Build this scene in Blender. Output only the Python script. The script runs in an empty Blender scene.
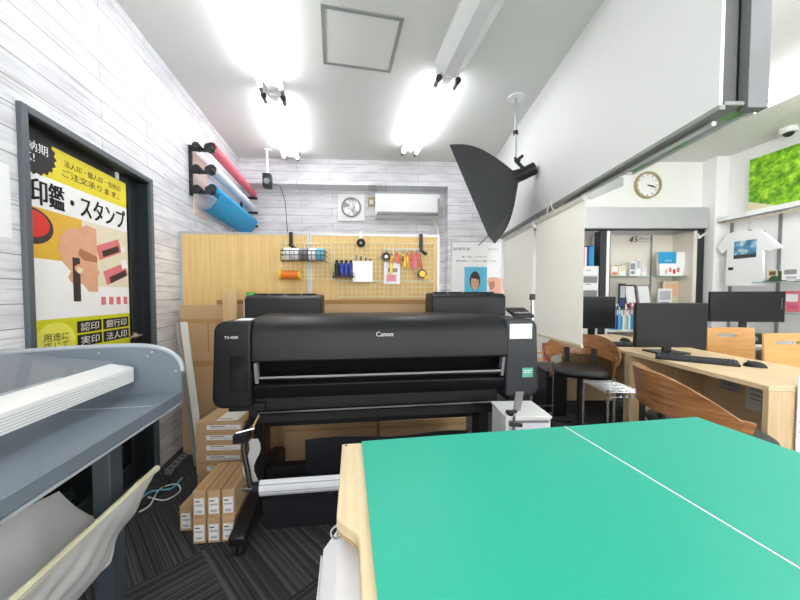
import bpy, math, random
from mathutils import Vector, Matrix
random.seed(7)
sc = bpy.context.scene
COL = sc.collection
F = 325.0; CY = 306.35; TH = math.radians(2.0); CH = 1.15
CT, ST = math.cos(TH), math.sin(TH)
CEIL = 2.75

# ------------------------------------------------------------------ survey helpers (photo bearing -> real place)
def ray(px, py):
    u = (px-400)/F; v = (CY-py)/F
    return Vector((u, CT+v*ST, -ST+v*CT))
def at(px, py, Y):
    r = ray(px, py); t = Y/r.y
    return Vector((r.x*t, Y, CH+r.z*t))
def onz(px, py, z):
    r = ray(px, py); t = (z-CH)/r.z
    return Vector((r.x*t, r.y*t, z))
class Frame:
    def __init__(s, x, y, deg, z=0):
        s.loc = Vector((x, y, z)); s.rz = math.radians(deg)
        s.M = Matrix.Translation(s.loc) @ Matrix.Rotation(s.rz, 4, 'Z'); s.I = s.M.inverted()
        s.R = Matrix.Rotation(-s.rz, 3, 'Z')
    def lo(s, w): return s.I @ w
    def wo(s, l): return s.M @ Vector(l)
    def px_(s, px, py, off):       # hit with the plane local x = off
        o = s.I @ Vector((0, 0, CH)); d = s.R @ ray(px, py); t = (off-o.x)/d.x
        return o + d*t
    def py_(s, px, py, off):       # hit with the plane local y = off
        o = s.I @ Vector((0, 0, CH)); d = s.R @ ray(px, py); t = (off-o.y)/d.y
        return o + d*t

# ------------------------------------------------------------------ materials
def lin(c):
    out = []
    for v in c:
        v /= 255.0
        out.append(v/12.92 if v <= .04045 else ((v+.055)/1.055)**2.4)
    return (*out, 1)
MATS = {}
def mat(name, rgb, rough=.5, metal=0, var=.06, scale=14, bump=0, alpha=1, trans=0, emit=0, coat=0, stretch=None, spec=None):
    m = bpy.data.materials.new(name); m.use_nodes = True
    nt = m.node_tree; b = nt.nodes['Principled BSDF']
    base = lin(rgb)
    b.inputs['Roughness'].default_value = rough; b.inputs['Metallic'].default_value = metal
    if spec is not None: b.inputs['Specular IOR Level'].default_value = spec
    if emit:
        b.inputs['Base Color'].default_value = base
        b.inputs['Emission Color'].default_value = base; b.inputs['Emission Strength'].default_value = emit
    else:
        tc = nt.nodes.new('ShaderNodeTexCoord'); mp = nt.nodes.new('ShaderNodeMapping')
        nt.links.new(tc.outputs['Object'], mp.inputs['Vector'])
        if stretch: mp.inputs['Scale'].default_value = stretch
        n = nt.nodes.new('ShaderNodeTexNoise'); n.inputs['Scale'].default_value = scale; n.inputs['Detail'].default_value = 4
        nt.links.new(mp.outputs['Vector'], n.inputs['Vector'])
        r = nt.nodes.new('ShaderNodeMix'); r.data_type = 'RGBA'
        r.inputs['A'].default_value = tuple(c*(1-var) for c in base[:3])+(1,)
        r.inputs['B'].default_value = tuple(min(1, c*(1+var)) for c in base[:3])+(1,)
        nt.links.new(n.outputs['Fac'], r.inputs['Factor']); nt.links.new(r.outputs['Result'], b.inputs['Base Color'])
        if bump:
            bp = nt.nodes.new('ShaderNodeBump'); bp.inputs['Strength'].default_value = bump; bp.inputs['Distance'].default_value = .004
            nt.links.new(n.outputs['Fac'], bp.inputs['Height']); nt.links.new(bp.outputs['Normal'], b.inputs['Normal'])
    if trans: b.inputs['Transmission Weight'].default_value = trans
    if coat: b.inputs['Coat Weight'].default_value = coat; b.inputs['Coat Roughness'].default_value = .12
    if alpha < 1: b.inputs['Alpha'].default_value = alpha
    MATS[name] = m
    return m
def ramp(nt, fac, stops):
    r = nt.nodes.new('ShaderNodeValToRGB'); e = r.color_ramp.elements
    e[0].position, e[0].color = stops[0][0], lin(stops[0][1])
    e[1].position, e[1].color = stops[-1][0], lin(stops[-1][1])
    for p, c in stops[1:-1]:
        x = e.new(p); x.color = lin(c)
    nt.links.new(fac, r.inputs['Fac']); return r.outputs['Color']
def math_(nt, op, a, b=None):
    n = nt.nodes.new('ShaderNodeMath'); n.operation = op
    for i, v in enumerate((a, b)):
        if v is None: continue
        if isinstance(v, (int, float)): n.inputs[i].default_value = v
        else: nt.links.new(v, n.inputs[i])
    return n.outputs[0]
def newmat(name, rough=.6):
    m = bpy.data.materials.new(name); m.use_nodes = True; MATS[name] = m
    nt = m.node_tree; b = nt.nodes['Principled BSDF']; b.inputs['Roughness'].default_value = rough
    tc = nt.nodes.new('ShaderNodeTexCoord'); sp = nt.nodes.new('ShaderNodeSeparateXYZ')
    nt.links.new(tc.outputs['Object'], sp.inputs[0])
    return m, nt, b, tc, sp
def combine(nt, x, y, z=0):
    c = nt.nodes.new('ShaderNodeCombineXYZ')
    for i, v in enumerate((x, y, z)):
        if isinstance(v, (int, float)): c.inputs[i].default_value = v
        else: nt.links.new(v, c.inputs[i])
    return c.outputs[0]
def mixc(nt, fac, a, b, mode='MIX'):
    r = nt.nodes.new('ShaderNodeMix'); r.data_type = 'RGBA'; r.blend_type = mode
    for k, v in (('Factor', fac), ('A', a), ('B', b)):
        if isinstance(v, (int, float, tuple)): r.inputs[k].default_value = v
        else: nt.links.new(v, r.inputs[k])
    return r.outputs['Result']
def noise(nt, vec, scale=1, detail=4, rough=.5):
    n = nt.nodes.new('ShaderNodeTexNoise'); n.inputs['Scale'].default_value = scale; n.inputs['Detail'].default_value = detail
    n.inputs['Roughness'].default_value = rough
    nt.links.new(vec, n.inputs['Vector']); return n.outputs['Fac']

def plank_wall(name, axis):
    """white painted plank wallpaper; axis = which object axis runs along the wall"""
    m, nt, b, tc, sp = newmat(name, .55)
    a = sp.outputs[axis]; z = sp.outputs[2]
    vec = combine(nt, a, z)
    br = nt.nodes.new('ShaderNodeTexBrick'); nt.links.new(vec, br.inputs['Vector'])
    br.offset = .37; br.inputs['Scale'].default_value = 1; br.inputs['Brick Width'].default_value = 1.05
    br.inputs['Row Height'].default_value = .093; br.inputs['Mortar Size'].default_value = .0022
    br.inputs['Mortar Smooth'].default_value = .3; br.inputs['Bias'].default_value = 0
    br.inputs['Color1'].default_value = lin((246, 246, 247)); br.inputs['Color2'].default_value = lin((232, 232, 234))
    br.inputs['Mortar'].default_value = lin((150, 148, 152))
    g = noise(nt, combine(nt, math_(nt, 'MULTIPLY', a, 2.2), math_(nt, 'MULTIPLY', z, 45)), 1.6, 6, .62)
    gr = ramp(nt, g, [(.34, (196, 194, 198)), (.47, (244, 244, 247)), (.8, (255, 255, 255))])
    g2 = noise(nt, combine(nt, math_(nt, 'MULTIPLY', a, 3), math_(nt, 'MULTIPLY', z, 9)), 1.2, 3)
    gr2 = ramp(nt, g2, [(.3, (222, 220, 224)), (.55, (255, 255, 255)), (.9, (255, 255, 255))])
    c = mixc(nt, .8, br.outputs['Color'], gr, 'MULTIPLY'); c = mixc(nt, .7, c, gr2, 'MULTIPLY')
    nt.links.new(c, b.inputs['Base Color'])
plank_wall('plank_side', 1); plank_wall('plank_back', 0)

def carpet():
    m, nt, b, tc, sp = newmat('carpet', .95)
    b.inputs['Specular IOR Level'].default_value = .1
    mp = nt.nodes.new('ShaderNodeMapping'); mp.inputs['Rotation'].default_value = (0, 0, math.radians(43)); mp.inputs['Location'].default_value = (.12, .07, 0)
    nt.links.new(tc.outputs['Object'], mp.inputs['Vector'])
    s2 = nt.nodes.new('ShaderNodeSeparateXYZ'); nt.links.new(mp.outputs[0], s2.inputs[0])
    x, y = s2.outputs[0], s2.outputs[1]
    ck = nt.nodes.new('ShaderNodeTexChecker'); ck.inputs['Scale'].default_value = 2.0
    ck.inputs['Color1'].default_value = (1, 1, 1, 1); ck.inputs['Color2'].default_value = (0, 0, 0, 1)
    nt.links.new(mp.outputs[0], ck.inputs['Vector'])
    na = noise(nt, combine(nt, math_(nt, 'MULTIPLY', x, 105), math_(nt, 'MULTIPLY', y, .5)), 1, 2, .6)
    nb = noise(nt, combine(nt, math_(nt, 'MULTIPLY', y, 105), math_(nt, 'MULTIPLY', x, .5), 4), 1, 2, .6)
    f = math_(nt, 'ADD', math_(nt, 'MULTIPLY', na, ck.outputs['Fac']), math_(nt, 'MULTIPLY', nb, math_(nt, 'SUBTRACT', 1, ck.outputs['Fac'])))
    c = ramp(nt, f, [(.34, (50, 50, 52)), (.5, (74, 73, 75)), (.68, (104, 102, 102))])
    fine = noise(nt, mp.outputs[0], 320, 2)
    c2 = mixc(nt, .5, c, ramp(nt, fine, [(.3, (120, 120, 120)), (.7, (255, 255, 255))]), 'MULTIPLY')
    nt.links.new(c2, b.inputs['Base Color'])
carpet()

def wood(name, light, dark, sx, sy, sz, rough=.45, lo=.3, hi=.7, coat=0):
    m, nt, b, tc, sp = newmat(name, rough)
    v = combine(nt, math_(nt, 'MULTIPLY', sp.outputs[0], sx), math_(nt, 'MULTIPLY', sp.outputs[1], sy), math_(nt, 'MULTIPLY', sp.outputs[2], sz))
    n = noise(nt, v, 1, 5, .6)
    nt.links.new(ramp(nt, n, [(lo, dark), (hi, light)]), b.inputs['Base Color'])
    if coat: b.inputs['Coat Weight'].default_value = coat
wood('board_tan', (232, 200, 138), (214, 178, 114), 70, 40, 2, .6)
wood('maple_x', (238, 218, 180), (220, 196, 154), 60, 4, 60)
wood('maple_edge', (214, 184, 128), (196, 164, 110), 20, 20, 60)
wood('desk_wood', (236, 212, 174), (214, 186, 144), 50, 3, 50)
wood('chair_ply', (180, 126, 78), (110, 68, 38), 6, 6, 70, .35, coat=.3)
wood('chair_maple', (232, 184, 116), (214, 160, 92), 8, 8, 60, .4)
wood('plank_wood', (226, 196, 152), (206, 172, 126), 60, 60, 3)

def foliage():
    m, nt, b, tc, sp = newmat('green_hill_print', .4)
    n = noise(nt, combine(nt, math_(nt, 'MULTIPLY', sp.outputs[1], 5), math_(nt, 'MULTIPLY', sp.outputs[2], 5)), 2.2, 8, .7)
    c = ramp(nt, n, [(.32, (46, 96, 14)), (.45, (96, 160, 20)), (.55, (150, 204, 34)), (.68, (214, 240, 90))])
    nt.links.new(c, b.inputs['Base Color'])
foliage()
def seaprint():
    m, nt, b, tc, sp = newmat('sea_print', .8)
    n = noise(nt, tc.outputs['Object'], 14, 5)
    c = ramp(nt, n, [(.3, (40, 90, 130)), (.5, (96, 160, 196)), (.62, (210, 226, 234))])
    nt.links.new(c, b.inputs['Base Color'])
seaprint()

mat('ceiling_white', (226, 226, 222), .8, var=.02, scale=60, bump=.1)
mat('wall_cream', (246, 246, 243), .7, var=.015)
mat('wall_plain', (248, 248, 247), .6, var=.01)
mat('shelf_back', (238, 232, 220), .6, var=.03)
mat('frame_slate', (84, 92, 98), .4, var=.05)
mat('frame_dark', (34, 38, 42), .4, var=.05)
mat('frame_deep', (18, 20, 22), .5)
mat('door_glass', (24, 28, 30), .08, var=.05)
mat('machine_grey', (112, 122, 132), .42, var=.05, scale=30)
mat('machine_rim', (168, 174, 180), .35, var=.03)
mat('machine_post', (66, 74, 82), .45)
mat('alu', (196, 198, 200), .35, .55, var=.03)
mat('alu_grey', (150, 152, 150), .45, .2, var=.03)
mat('beam_white', (242, 242, 240), .55, var=.01)
mat('beam_grey', (146, 147, 143), .5, var=.04)
mat('beam_dark', (84, 86, 85), .5, var=.05)
mat('valance_silver', (196, 196, 200), .4, .3, var=.04)
mat('white', (240, 240, 238), .5, var=.015)
mat('white_gloss', (240, 241, 240), .25, var=.01)
mat('screen_cloth', (250, 248, 240), .8, var=.01, scale=90)
mat('black', (22, 22, 24), .42, var=.1)
mat('printer_black', (24, 25, 28), .42, var=.08, scale=60, spec=.35)
mat('printer_hood', (28, 29, 32), .40, var=.05, scale=90, spec=.3)
mat('printer_side', (40, 43, 48), .45, var=.05)
mat('printer_deep', (10, 10, 11), .5)
mat('printer_gloss', (20, 20, 22), .16, var=.05)
mat('black_cloth', (18, 20, 28), .9, var=.2, scale=40, bump=.2)
mat('softbox_cloth', (50, 52, 55), .62, var=.12, scale=30, bump=.3)
mat('rubber', (16, 16, 16), .7)
mat('chrome', (205, 207, 210), .18, .9, var=.02)
mat('cardboard', (200, 166, 126), .8, var=.05, scale=8)
mat('cardboard_dark', (164, 124, 78), .85, var=.05, scale=8)
mat('tape_tan', (188, 148, 96), .35)
mat('label_white', (246, 246, 246), .6, var=.01)
mat('label_grey', (190, 194, 202), .6)
mat('ink_text', (26, 26, 28), .6)
mat('grey_text', (130, 132, 138), .6)
mat('mat_green', (34, 178, 150), .42, var=.03, scale=5, bump=.02)
mat('mat_edge', (232, 228, 190), .5)
mat('paper_pink', (226, 112, 128), .7); mat('paper_white', (232, 234, 240), .7); mat('paper_blue', (46, 168, 222), .7)
mat('paper_peach', (236, 214, 204), .7)
mat('poster_yellow', (232, 214, 40), .3, var=.05, scale=5); mat('poster_white', (248, 248, 248), .3, var=.01)
mat('poster_lime', (212, 212, 30), .3, var=.05); mat('poster_pale', (236, 232, 96), .3)
mat('poster_amber', (226, 178, 60), .3, var=.1); mat('skin_print', (222, 168, 138), .35, var=.12, scale=20)
mat('skin_dark_print', (176, 116, 88), .35); mat('poster_beige', (232, 224, 200), .3, var=.08)
mat('red_print', (226, 50, 40), .3); mat('dark_red_print', (130, 20, 36), .3); mat('pink_print', (222, 120, 130), .3)
mat('blue_print', (90, 186, 220), .4); mat('hair_print', (52, 44, 42), .5); mat('suit_print', (60, 66, 70), .5)
mat('grey_print', (150, 150, 152), .4)
mat('monitor_face', (28, 30, 32), .38, var=.05, spec=.3); mat('monitor_bezel', (16, 16, 17), .35)
mat('tube_lit', (250, 252, 255), .4, emit=13)
mat('tube_cap', (120, 120, 118), .3, .6)
mat('orange', (226, 120, 36), .35); mat('yellow', (236, 198, 30), .4); mat('red', (214, 44, 44), .4); mat('pink', (220, 90, 130), .4)
mat('blue', (46, 60, 150), .35); mat('cyan', (40, 160, 214), .5); mat('light_blue', (110, 190, 220), .5); mat('teal_label', (92, 176, 150), .5)
mat('green', (90, 190, 80), .5); mat('dark_green', (50, 84, 50), .7); mat('khaki', (170, 160, 120), .7)
mat('cream_book', (228, 216, 180), .6); mat('peach_print', (236, 190, 150), .6); mat('grey', (128, 130, 132), .5)
mat('brown', (120, 90, 70), .6); mat('purple', (110, 60, 110), .5)
mat('green_tape', (132, 190, 120), .5)
mat('shirt', (250, 250, 251), .85, var=.04, scale=12, bump=.5)
mat('film', (252, 252, 252), .25, var=.10, scale=9, bump=1.6, alpha=.72)
mat('acrylic', (226, 228, 232), .04, alpha=.14)
mat('glass_shelf', (170, 200, 190), .08, alpha=.45)
mat('lens', (190, 192, 192), .2, .5)

def translucent(name, k):
    nt = MATS[name].node_tree; b = nt.nodes['Principled BSDF']; out = [n for n in nt.nodes if n.type == 'OUTPUT_MATERIAL'][0]
    t = nt.nodes.new('ShaderNodeBsdfTranslucent'); t.inputs['Color'].default_value = (1, .99, .96, 1)
    mx = nt.nodes.new('ShaderNodeMixShader'); mx.inputs[0].default_value = k
    nt.links.new(b.outputs[0], mx.inputs[1]); nt.links.new(t.outputs[0], mx.inputs[2]); nt.links.new(mx.outputs[0], out.inputs['Surface'])
translucent('screen_cloth', .62); translucent('film', .3)
wood('desk_panel', (226, 200, 160), (206, 176, 132), 60, 60, 3)
# ------------------------------------------------------------------ mesh builder
class MB:
    def __init__(s): s.v = []; s.f = []; s.m = []; s.names = []
    def mi(s, name):
        if name not in s.names: s.names.append(name)
        return s.names.index(name)
    def add(s, vs, fs, m, T=None):
        o = len(s.v); k = s.mi(m)
        for p in vs:
            p = Vector(p)
            s.v.append(T @ p if T else p)
        for f in fs: s.f.append([i+o for i in f]); s.m.append(k)
        return s
    def box(s, x0, x1, y0, y1, z0, z1, m, T=None):
        if x0 > x1: x0, x1 = x1, x0
        if y0 > y1: y0, y1 = y1, y0
        if z0 > z1: z0, z1 = z1, z0
        vs = [(x0,y0,z0),(x1,y0,z0),(x1,y1,z0),(x0,y1,z0),(x0,y0,z1),(x1,y0,z1),(x1,y1,z1),(x0,y1,z1)]
        return s.add(vs, [(0,3,2,1),(4,5,6,7),(0,1,5,4),(1,2,6,5),(2,3,7,6),(3,0,4,7)], m, T)
    def prism(s, pts, d0, d1, m, T=None):
        """pts: 3D outline; extruded from offset vector d0 to d1"""
        n = len(pts); d0 = Vector(d0); d1 = Vector(d1)
        vs = [Vector(p)+d0 for p in pts]+[Vector(p)+d1 for p in pts]
        fs = [list(range(n))[::-1], list(range(n, 2*n))]+[(i, (i+1) % n, n+(i+1) % n, n+i) for i in range(n)]
        return s.add(vs, fs, m, T)
    def tube(s, pts, r, m, n=10, T=None, caps=True):
        pts = [Vector(p) for p in pts]; rs = r if isinstance(r, (list, tuple)) else [r]*len(pts)
        vs = []; fs = []; up = None
        for i, p in enumerate(pts):
            d = (pts[min(i+1, len(pts)-1)]-pts[max(i-1, 0)]).normalized()
            if up is None: up = Vector((0, 0, 1)) if abs(d.z) < .9 else Vector((1, 0, 0))
            a = (up-d*up.dot(d)).normalized(); b = d.cross(a); up = a
            for k in range(n):
                t = 2*math.pi*k/n
                vs.append(p+(a*math.cos(t)+b*math.sin(t))*rs[i])
        for i in range(len(pts)-1):
            for k in range(n): fs.append((i*n+k, i*n+(k+1) % n, (i+1)*n+(k+1) % n, (i+1)*n+k))
        if caps: fs.append(list(range(n))[::-1]); fs.append([(len(pts)-1)*n+k for k in range(n)])
        return s.add(vs, fs, m, T)
    def ring(s, c, ax, r0, r1, h, m, n=24, T=None):
        """annulus with thickness h along ax"""
        c = Vector(c); ax = Vector(ax).normalized(); up = Vector((0,0,1)) if abs(ax.z) < .9 else Vector((1,0,0))
        a = (up-ax*up.dot(ax)).normalized(); b = ax.cross(a); vs = []; fs = []
        for (r, hh) in ((r0,0),(r1,0),(r1,h),(r0,h)):
            for k in range(n):
                t = 2*math.pi*k/n; vs.append(c+(a*math.cos(t)+b*math.sin(t))*r+ax*hh)
        for q in range(4):
            for k in range(n): fs.append((q*n+k, ((q+1)%4)*n+k, ((q+1)%4)*n+(k+1)%n, q*n+(k+1)%n))
        return s.add(vs, fs, m, T)
    def grid(s, fn, nu, nv, m, thick=0, T=None):
        """surface fn(u,v) -> point; thick adds a second skin"""
        P = [[Vector(fn(i/nu, j/nv)) for j in range(nv+1)] for i in range(nu+1)]
        N = nv+1
        vs = [P[i][j] for i in range(nu+1) for j in range(N)]
        fs = [(i*N+j, (i+1)*N+j, (i+1)*N+j+1, i*N+j+1) for i in range(nu) for j in range(nv)]
        if thick:
            off = len(vs); v2 = []
            for i in range(nu+1):
                for j in range(N):
                    du = P[min(i+1, nu)][j]-P[max(i-1, 0)][j]; dv = P[i][min(j+1, nv)]-P[i][max(j-1, 0)]
                    nn = du.cross(dv)
                    nn = nn.normalized() if nn.length > 1e-9 else Vector((0,0,1))
                    v2.append(P[i][j]-nn*thick)
            vs += v2; fs += [tuple(off+k for k in f[::-1]) for f in fs]
            per = [i*N for i in range(nu+1)]+[nu*N+j for j in range(1, N)]+[i*N+nv for i in range(nu-1, -1, -1)]+[j for j in range(nv-1, 0, -1)]
            for a, b in zip(per, per[1:]+per[:1]): fs.append((b, a, a+off, b+off))
        return s.add(vs, fs, m, T)
    def text(s, txt, o, xd, yd, w, h, m, lift=.0006, fill=True):
        """lettering fitted in the w x h rectangle whose lower left corner is o"""
        cu = bpy.data.curves.new('t', 'FONT'); cu.body = txt; cu.resolution_u = 2
        ob = bpy.data.objects.new('t', cu); COL.objects.link(ob)
        dg = bpy.context.evaluated_depsgraph_get(); dg.update(); me = ob.evaluated_get(dg).to_mesh()
        vs = [v.co.copy() for v in me.vertices]; fs = [list(p.vertices) for p in me.polygons]
        bpy.data.objects.remove(ob); bpy.data.curves.remove(cu)
        if not vs: return s
        x0 = min(v.x for v in vs); x1 = max(v.x for v in vs); y0 = min(v.y for v in vs); y1 = max(v.y for v in vs)
        o = Vector(o); xd = Vector(xd).normalized(); yd = Vector(yd).normalized(); nn = xd.cross(yd)
        kx = w/max(1e-6, x1-x0); ky = h/max(1e-6, y1-y0)
        return s.add([o+xd*((v.x-x0)*kx)+yd*((v.y-y0)*ky)+nn*lift for v in vs], fs, m)
    def build(s, name, parent=None, loc=None, rz=0, bev=0, seg=2, smooth=True, rx=None):
        me = bpy.data.meshes.new(name); me.from_pydata([tuple(v) for v in s.v], [], s.f); me.update()
        for n in s.names: me.materials.append(MATS[n])
        me.polygons.foreach_set('material_index', s.m)
        if smooth:
            me.polygons.foreach_set('use_smooth', [True]*len(me.polygons))
            me.set_sharp_from_angle(angle=math.radians(35))
        o = bpy.data.objects.new(name, me); COL.objects.link(o)
        if loc is not None: o.location = loc
        o.rotation_euler = (0, 0, rz)
        if bev:
            b = o.modifiers.new('bevel', 'BEVEL'); b.width = bev; b.segments = seg; b.limit_method = 'ANGLE'; b.angle_limit = math.radians(50)
        if parent is not None: o.parent = parent
        return o
def rootat(name, label, cat, loc, rz=0, group=None):
    o = bpy.data.objects.new(name, None); COL.objects.link(o); o.empty_display_size = .05
    o.location = loc; o.rotation_euler = (0, 0, rz); return tag(o, label, cat, group)
def tag(o, label, cat, group=None):
    o['label'] = label; o['category'] = cat
    if group: o['group'] = group
    return o
def struct(o): o['kind'] = 'structure'; return o
def dup(root, loc, rz=None, label=None, group=None):
    def cp(o, par):
        c = o.copy(); COL.objects.link(c)
        if par is not None: c.parent = par
        for ch in [x for x in bpy.data.objects if x.parent == o]: cp(ch, c)
        return c
    r = cp(root, None); r.location = loc
    if rz is not None: r.rotation_euler = (0, 0, rz)
    if label: r['label'] = label
    if group: r['group'] = group
    return r
def bx(name, x0, x1, y0, y1, z0, z1, m, parent=None, bev=0, **k):
    return MB().box(x0, x1, y0, y1, z0, z1, m).build(name, parent, bev=bev, **k)

# ------------------------------------------------------------------ camera
cam = bpy.data.cameras.new('camera'); co = bpy.data.objects.new('camera', cam); COL.objects.link(co)
cam.sensor_width = 36; cam.lens = F/800*36; cam.shift_y = (CY-300)/800; cam.clip_start = .02
co.location = (0, 0, CH); co.rotation_euler = (math.radians(90)-TH, 0, 0)
sc.camera = co

# ------------------------------------------------------------------ the room
LW = Frame(-1.23, 0, math.degrees(math.atan(.172)))     # left wall: local x into the room, local y along it
BF = Frame(-1.88, 3.84, 3.0)                            # back wall front line: local x along, local y away
RW = Frame(3.80, 3.80, math.degrees(math.atan(.138)))   # right wall: local x = 0 plane, room on the -x side
YR = 3.97                                               # back wall of the office half
struct(MB().box(-2.6, 4.8, -1.6, 4.6, -.05, 0, 'carpet').build('floor'))
struct(MB().box(-2.6, 4.8, -1.6, 4.6, CEIL, CEIL+.05, 'ceiling_white').build('ceiling'))
# left wall with the door opening
dl = LW.px_(15, 98, 0); dr = LW.px_(150, 181, 0)
DY0, DY1, DZ = dl.y, dr.y, (dl.z+dr.z)/2
m = MB()
m.box(-.12, 0, -1.6, DY0+.02, 0, CEIL, 'plank_side'); m.box(-.12, 0, DY1-.02, 4.2, 0, CEIL, 'plank_side')
m.box(-.12, 0, DY0+.02, DY1-.02, DZ-.02, CEIL, 'plank_side')
struct(m.build('wall_left', loc=LW.loc, rz=LW.rz, smooth=False))
# back wall: deep soffit above, recessed wall below, pier on the right
cx = BF.py_(448, 200, 0).x; px1 = 3.12
sof = BF.py_(300, 184, 0).z; rec = .21
m = MB(); m.box(-.1, cx, rec, rec+.1, 0, CEIL, 'plank_back'); m.box(-.1, cx, 0, rec, sof, CEIL, 'plank_back')
m.box(cx, px1, 0, rec+.1, 0, CEIL, 'plank_back')
struct(m.build('wall_back', loc=BF.loc, rz=BF.rz, smooth=False))
pe = BF.wo((px1, 0, 0))
# office back wall with bulkhead over the display recess
vz0 = at(650, 230, YR).z; vz1 = at(650, 208, YR-.06).z
m = MB(); m.box(pe.x-.03, 4.6, YR+.34, YR+.42, 0, vz1, 'wall_cream'); m.box(pe.x-.03, 4.6, YR, YR+.42, vz1-.02, CEIL, 'wall_cream')
struct(m.build('wall_rear', smooth=False))
struct(MB().box(3.65, 3.84, 3.80, YR+.34, 0, CEIL, 'wall_plain').build('wall_corner'))
m = MB(); m.box(0, .1, -5.6, .02, 0, CEIL, 'wall_plain')
struct(m.build('wall_right', loc=RW.loc, rz=RW.rz))
m = MB(); m.box(-2.6, 4.8, -1.65, -1.6, 0, .25, 'wall_plain'); m.box(-2.6, 4.8, -1.65, -1.6, 2.45, CEIL, 'wall_plain')
for x in (-2.6, -.95, 1.3, 3.9): m.box(x, x+.2, -1.65, -1.6, .25, 2.45, 'wall_plain')  # openings between piers added to let in fill light behind the camera
struct(m.build('wall_front'))
m = MB()
for x in (-.75, 1.5): 
    m.box(x, x+.05, -1.64, -1.61, .25, 2.45, 'frame_slate'); m.box(x+1.2, x+1.25, -1.64, -1.61, .25, 2.45, 'frame_slate')
struct(m.build('added_window_1'))  # unseen window frames, added with the openings for daylight fill
# hanging partition wall
bz = 1.805; BX0 = 1.11; BX1 = 1.20; BX2 = 1.275; BY0 = 1.155; BY1 = 3.86; BYP = 1.80
m = MB(); m.box(BX0, BX0+.012, BY0, BY1, bz, CEIL, 'beam_white'); m.box(BX1-.012, BX1, BYP, BY1, bz, CEIL, 'beam_white')
m.box(BX0+.012, BX1-.012, BY0+.02, BY1, bz+.03, CEIL, 'beam_dark'); m.box(BX1-.012, BX2-.012, BY0+.04, BYP-.012, bz+.03, CEIL, 'beam_dark')
m.box(BX2-.012, BX2, BY0+.03, BYP, bz, CEIL, 'white_gloss'); m.box(BX1, BX2, BYP-.012, BYP, bz, CEIL, 'beam_white')
struct(m.build('wall_middle'))
m = MB(); m.box(BX0-.002, BX0+.02, BY0-.004, BY1, bz-.012, bz+.006, 'beam_grey'); m.box(BX0+.095, BX2+.002, BY0-.006, BY0+.03, bz-.005, CEIL, 'grey')
m.box(BX0+.02, BX1, BY0, BY1, bz+.006, bz+.02, 'beam_grey'); struct(m.build('trim_1', bev=.002))
struct(MB().box(BX1+.001, BX2-.013, BY0+.032, BYP-.013, bz+.012, bz+.028, 'valance_silver').build('trim_2'))
for k, (y0, y1) in enumerate(((BY0+.04, BY0+.11), (1.44, 1.54), (1.68, 1.78))):
    tag(MB().box(BX1+.004, BX2-.016, y0, y1, bz+.0105, bz+.0118, 'green_tape').build('tape_strip'),
        ('green tape strip at the near end of the hanging partition', 'green tape strip midway along the hanging partition', 'green tape strip nearest the clock on the hanging partition')[k], 'tape', 'green tape strips under the partition')
t = rootat('curtain_rail', 'white round rail along the underside of the hanging partition', 'rail', (BX0+.075, 1.25, bz-.008))
MB().tube([(0, 0, 0), (0, 1.1, 0)], .010, 'white_gloss').build('rod', t)
for y in (.1, .95): MB().box(-.008, .008, y, y+.02, 0, .014, 'alu').build('bracket', t)

# ---- door with frame (left wall)
d = struct(rootat('door_1', '', '', LW.loc, LW.rz)); del d['label']; del d['category']
fw = .03
m = MB(); m.box(-.12, .018, DY0, DY0+fw, 0, DZ, 'frame_slate'); m.box(-.12, .018, DY1-fw, DY1, 0, DZ, 'frame_slate'); m.box(-.12, .018, DY0+fw, DY1-fw, DZ-fw, DZ, 'frame_slate')
m.build('frame', d, bev=.003)
m = MB(); m.box(-.10, -.055, DY0+fw, DY0+fw+.06, .01, DZ-fw, 'frame_dark'); m.box(-.10, -.055, DY1-fw-.09, DY1-fw, .01, DZ-fw, 'frame_dark')
m.box(-.10, -.055, DY0+fw+.06, DY1-fw-.09, DZ-fw-.16, DZ-fw, 'frame_dark'); m.box(-.10, -.055, DY0+fw+.06, DY1-fw-.09, .01, .12, 'frame_dark')
m.build('stile', d, bev=.003)
MB().box(-.1, .0, DY0+fw, DY0+fw+.006, 0, DZ-fw, 'frame_dark').box(-.1, .0, DY1-fw-.006, DY1-fw, 0, DZ-fw, 'frame_dark').box(-.1, .0, DY0+fw+.006, DY1-fw-.006, DZ-fw-.006, DZ-fw, 'frame_dark').build('frame_liner', d)
MB().box(-.09, -.08, DY0+fw+.06, DY1-fw-.09, .12, DZ-fw-.16, 'door_glass').build('pane', d)
m = MB(); hp = LW.px_(141, 335, -.02)
m.tube([(-.055, hp.y, hp.z), (-.02, hp.y, hp.z), (-.02, hp.y-.1, hp.z)], .009, 'chrome'); m.ring((-.055, hp.y, hp.z), (1,0,0), .0, .022, .008, 'chrome')
m.build('handle', d)
m = MB(); m.box(-.055, -.035, DY0+.12, DY1-.15, .62, .64, 'alu'); m.build('push_bar', d)
kp = LW.px_(117, 176, -.05); MB().box(-.055, -.045, kp.y-.008, kp.y+.008, kp.z-.02, kp.z+.02, 'white').build('sensor', d)

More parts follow.
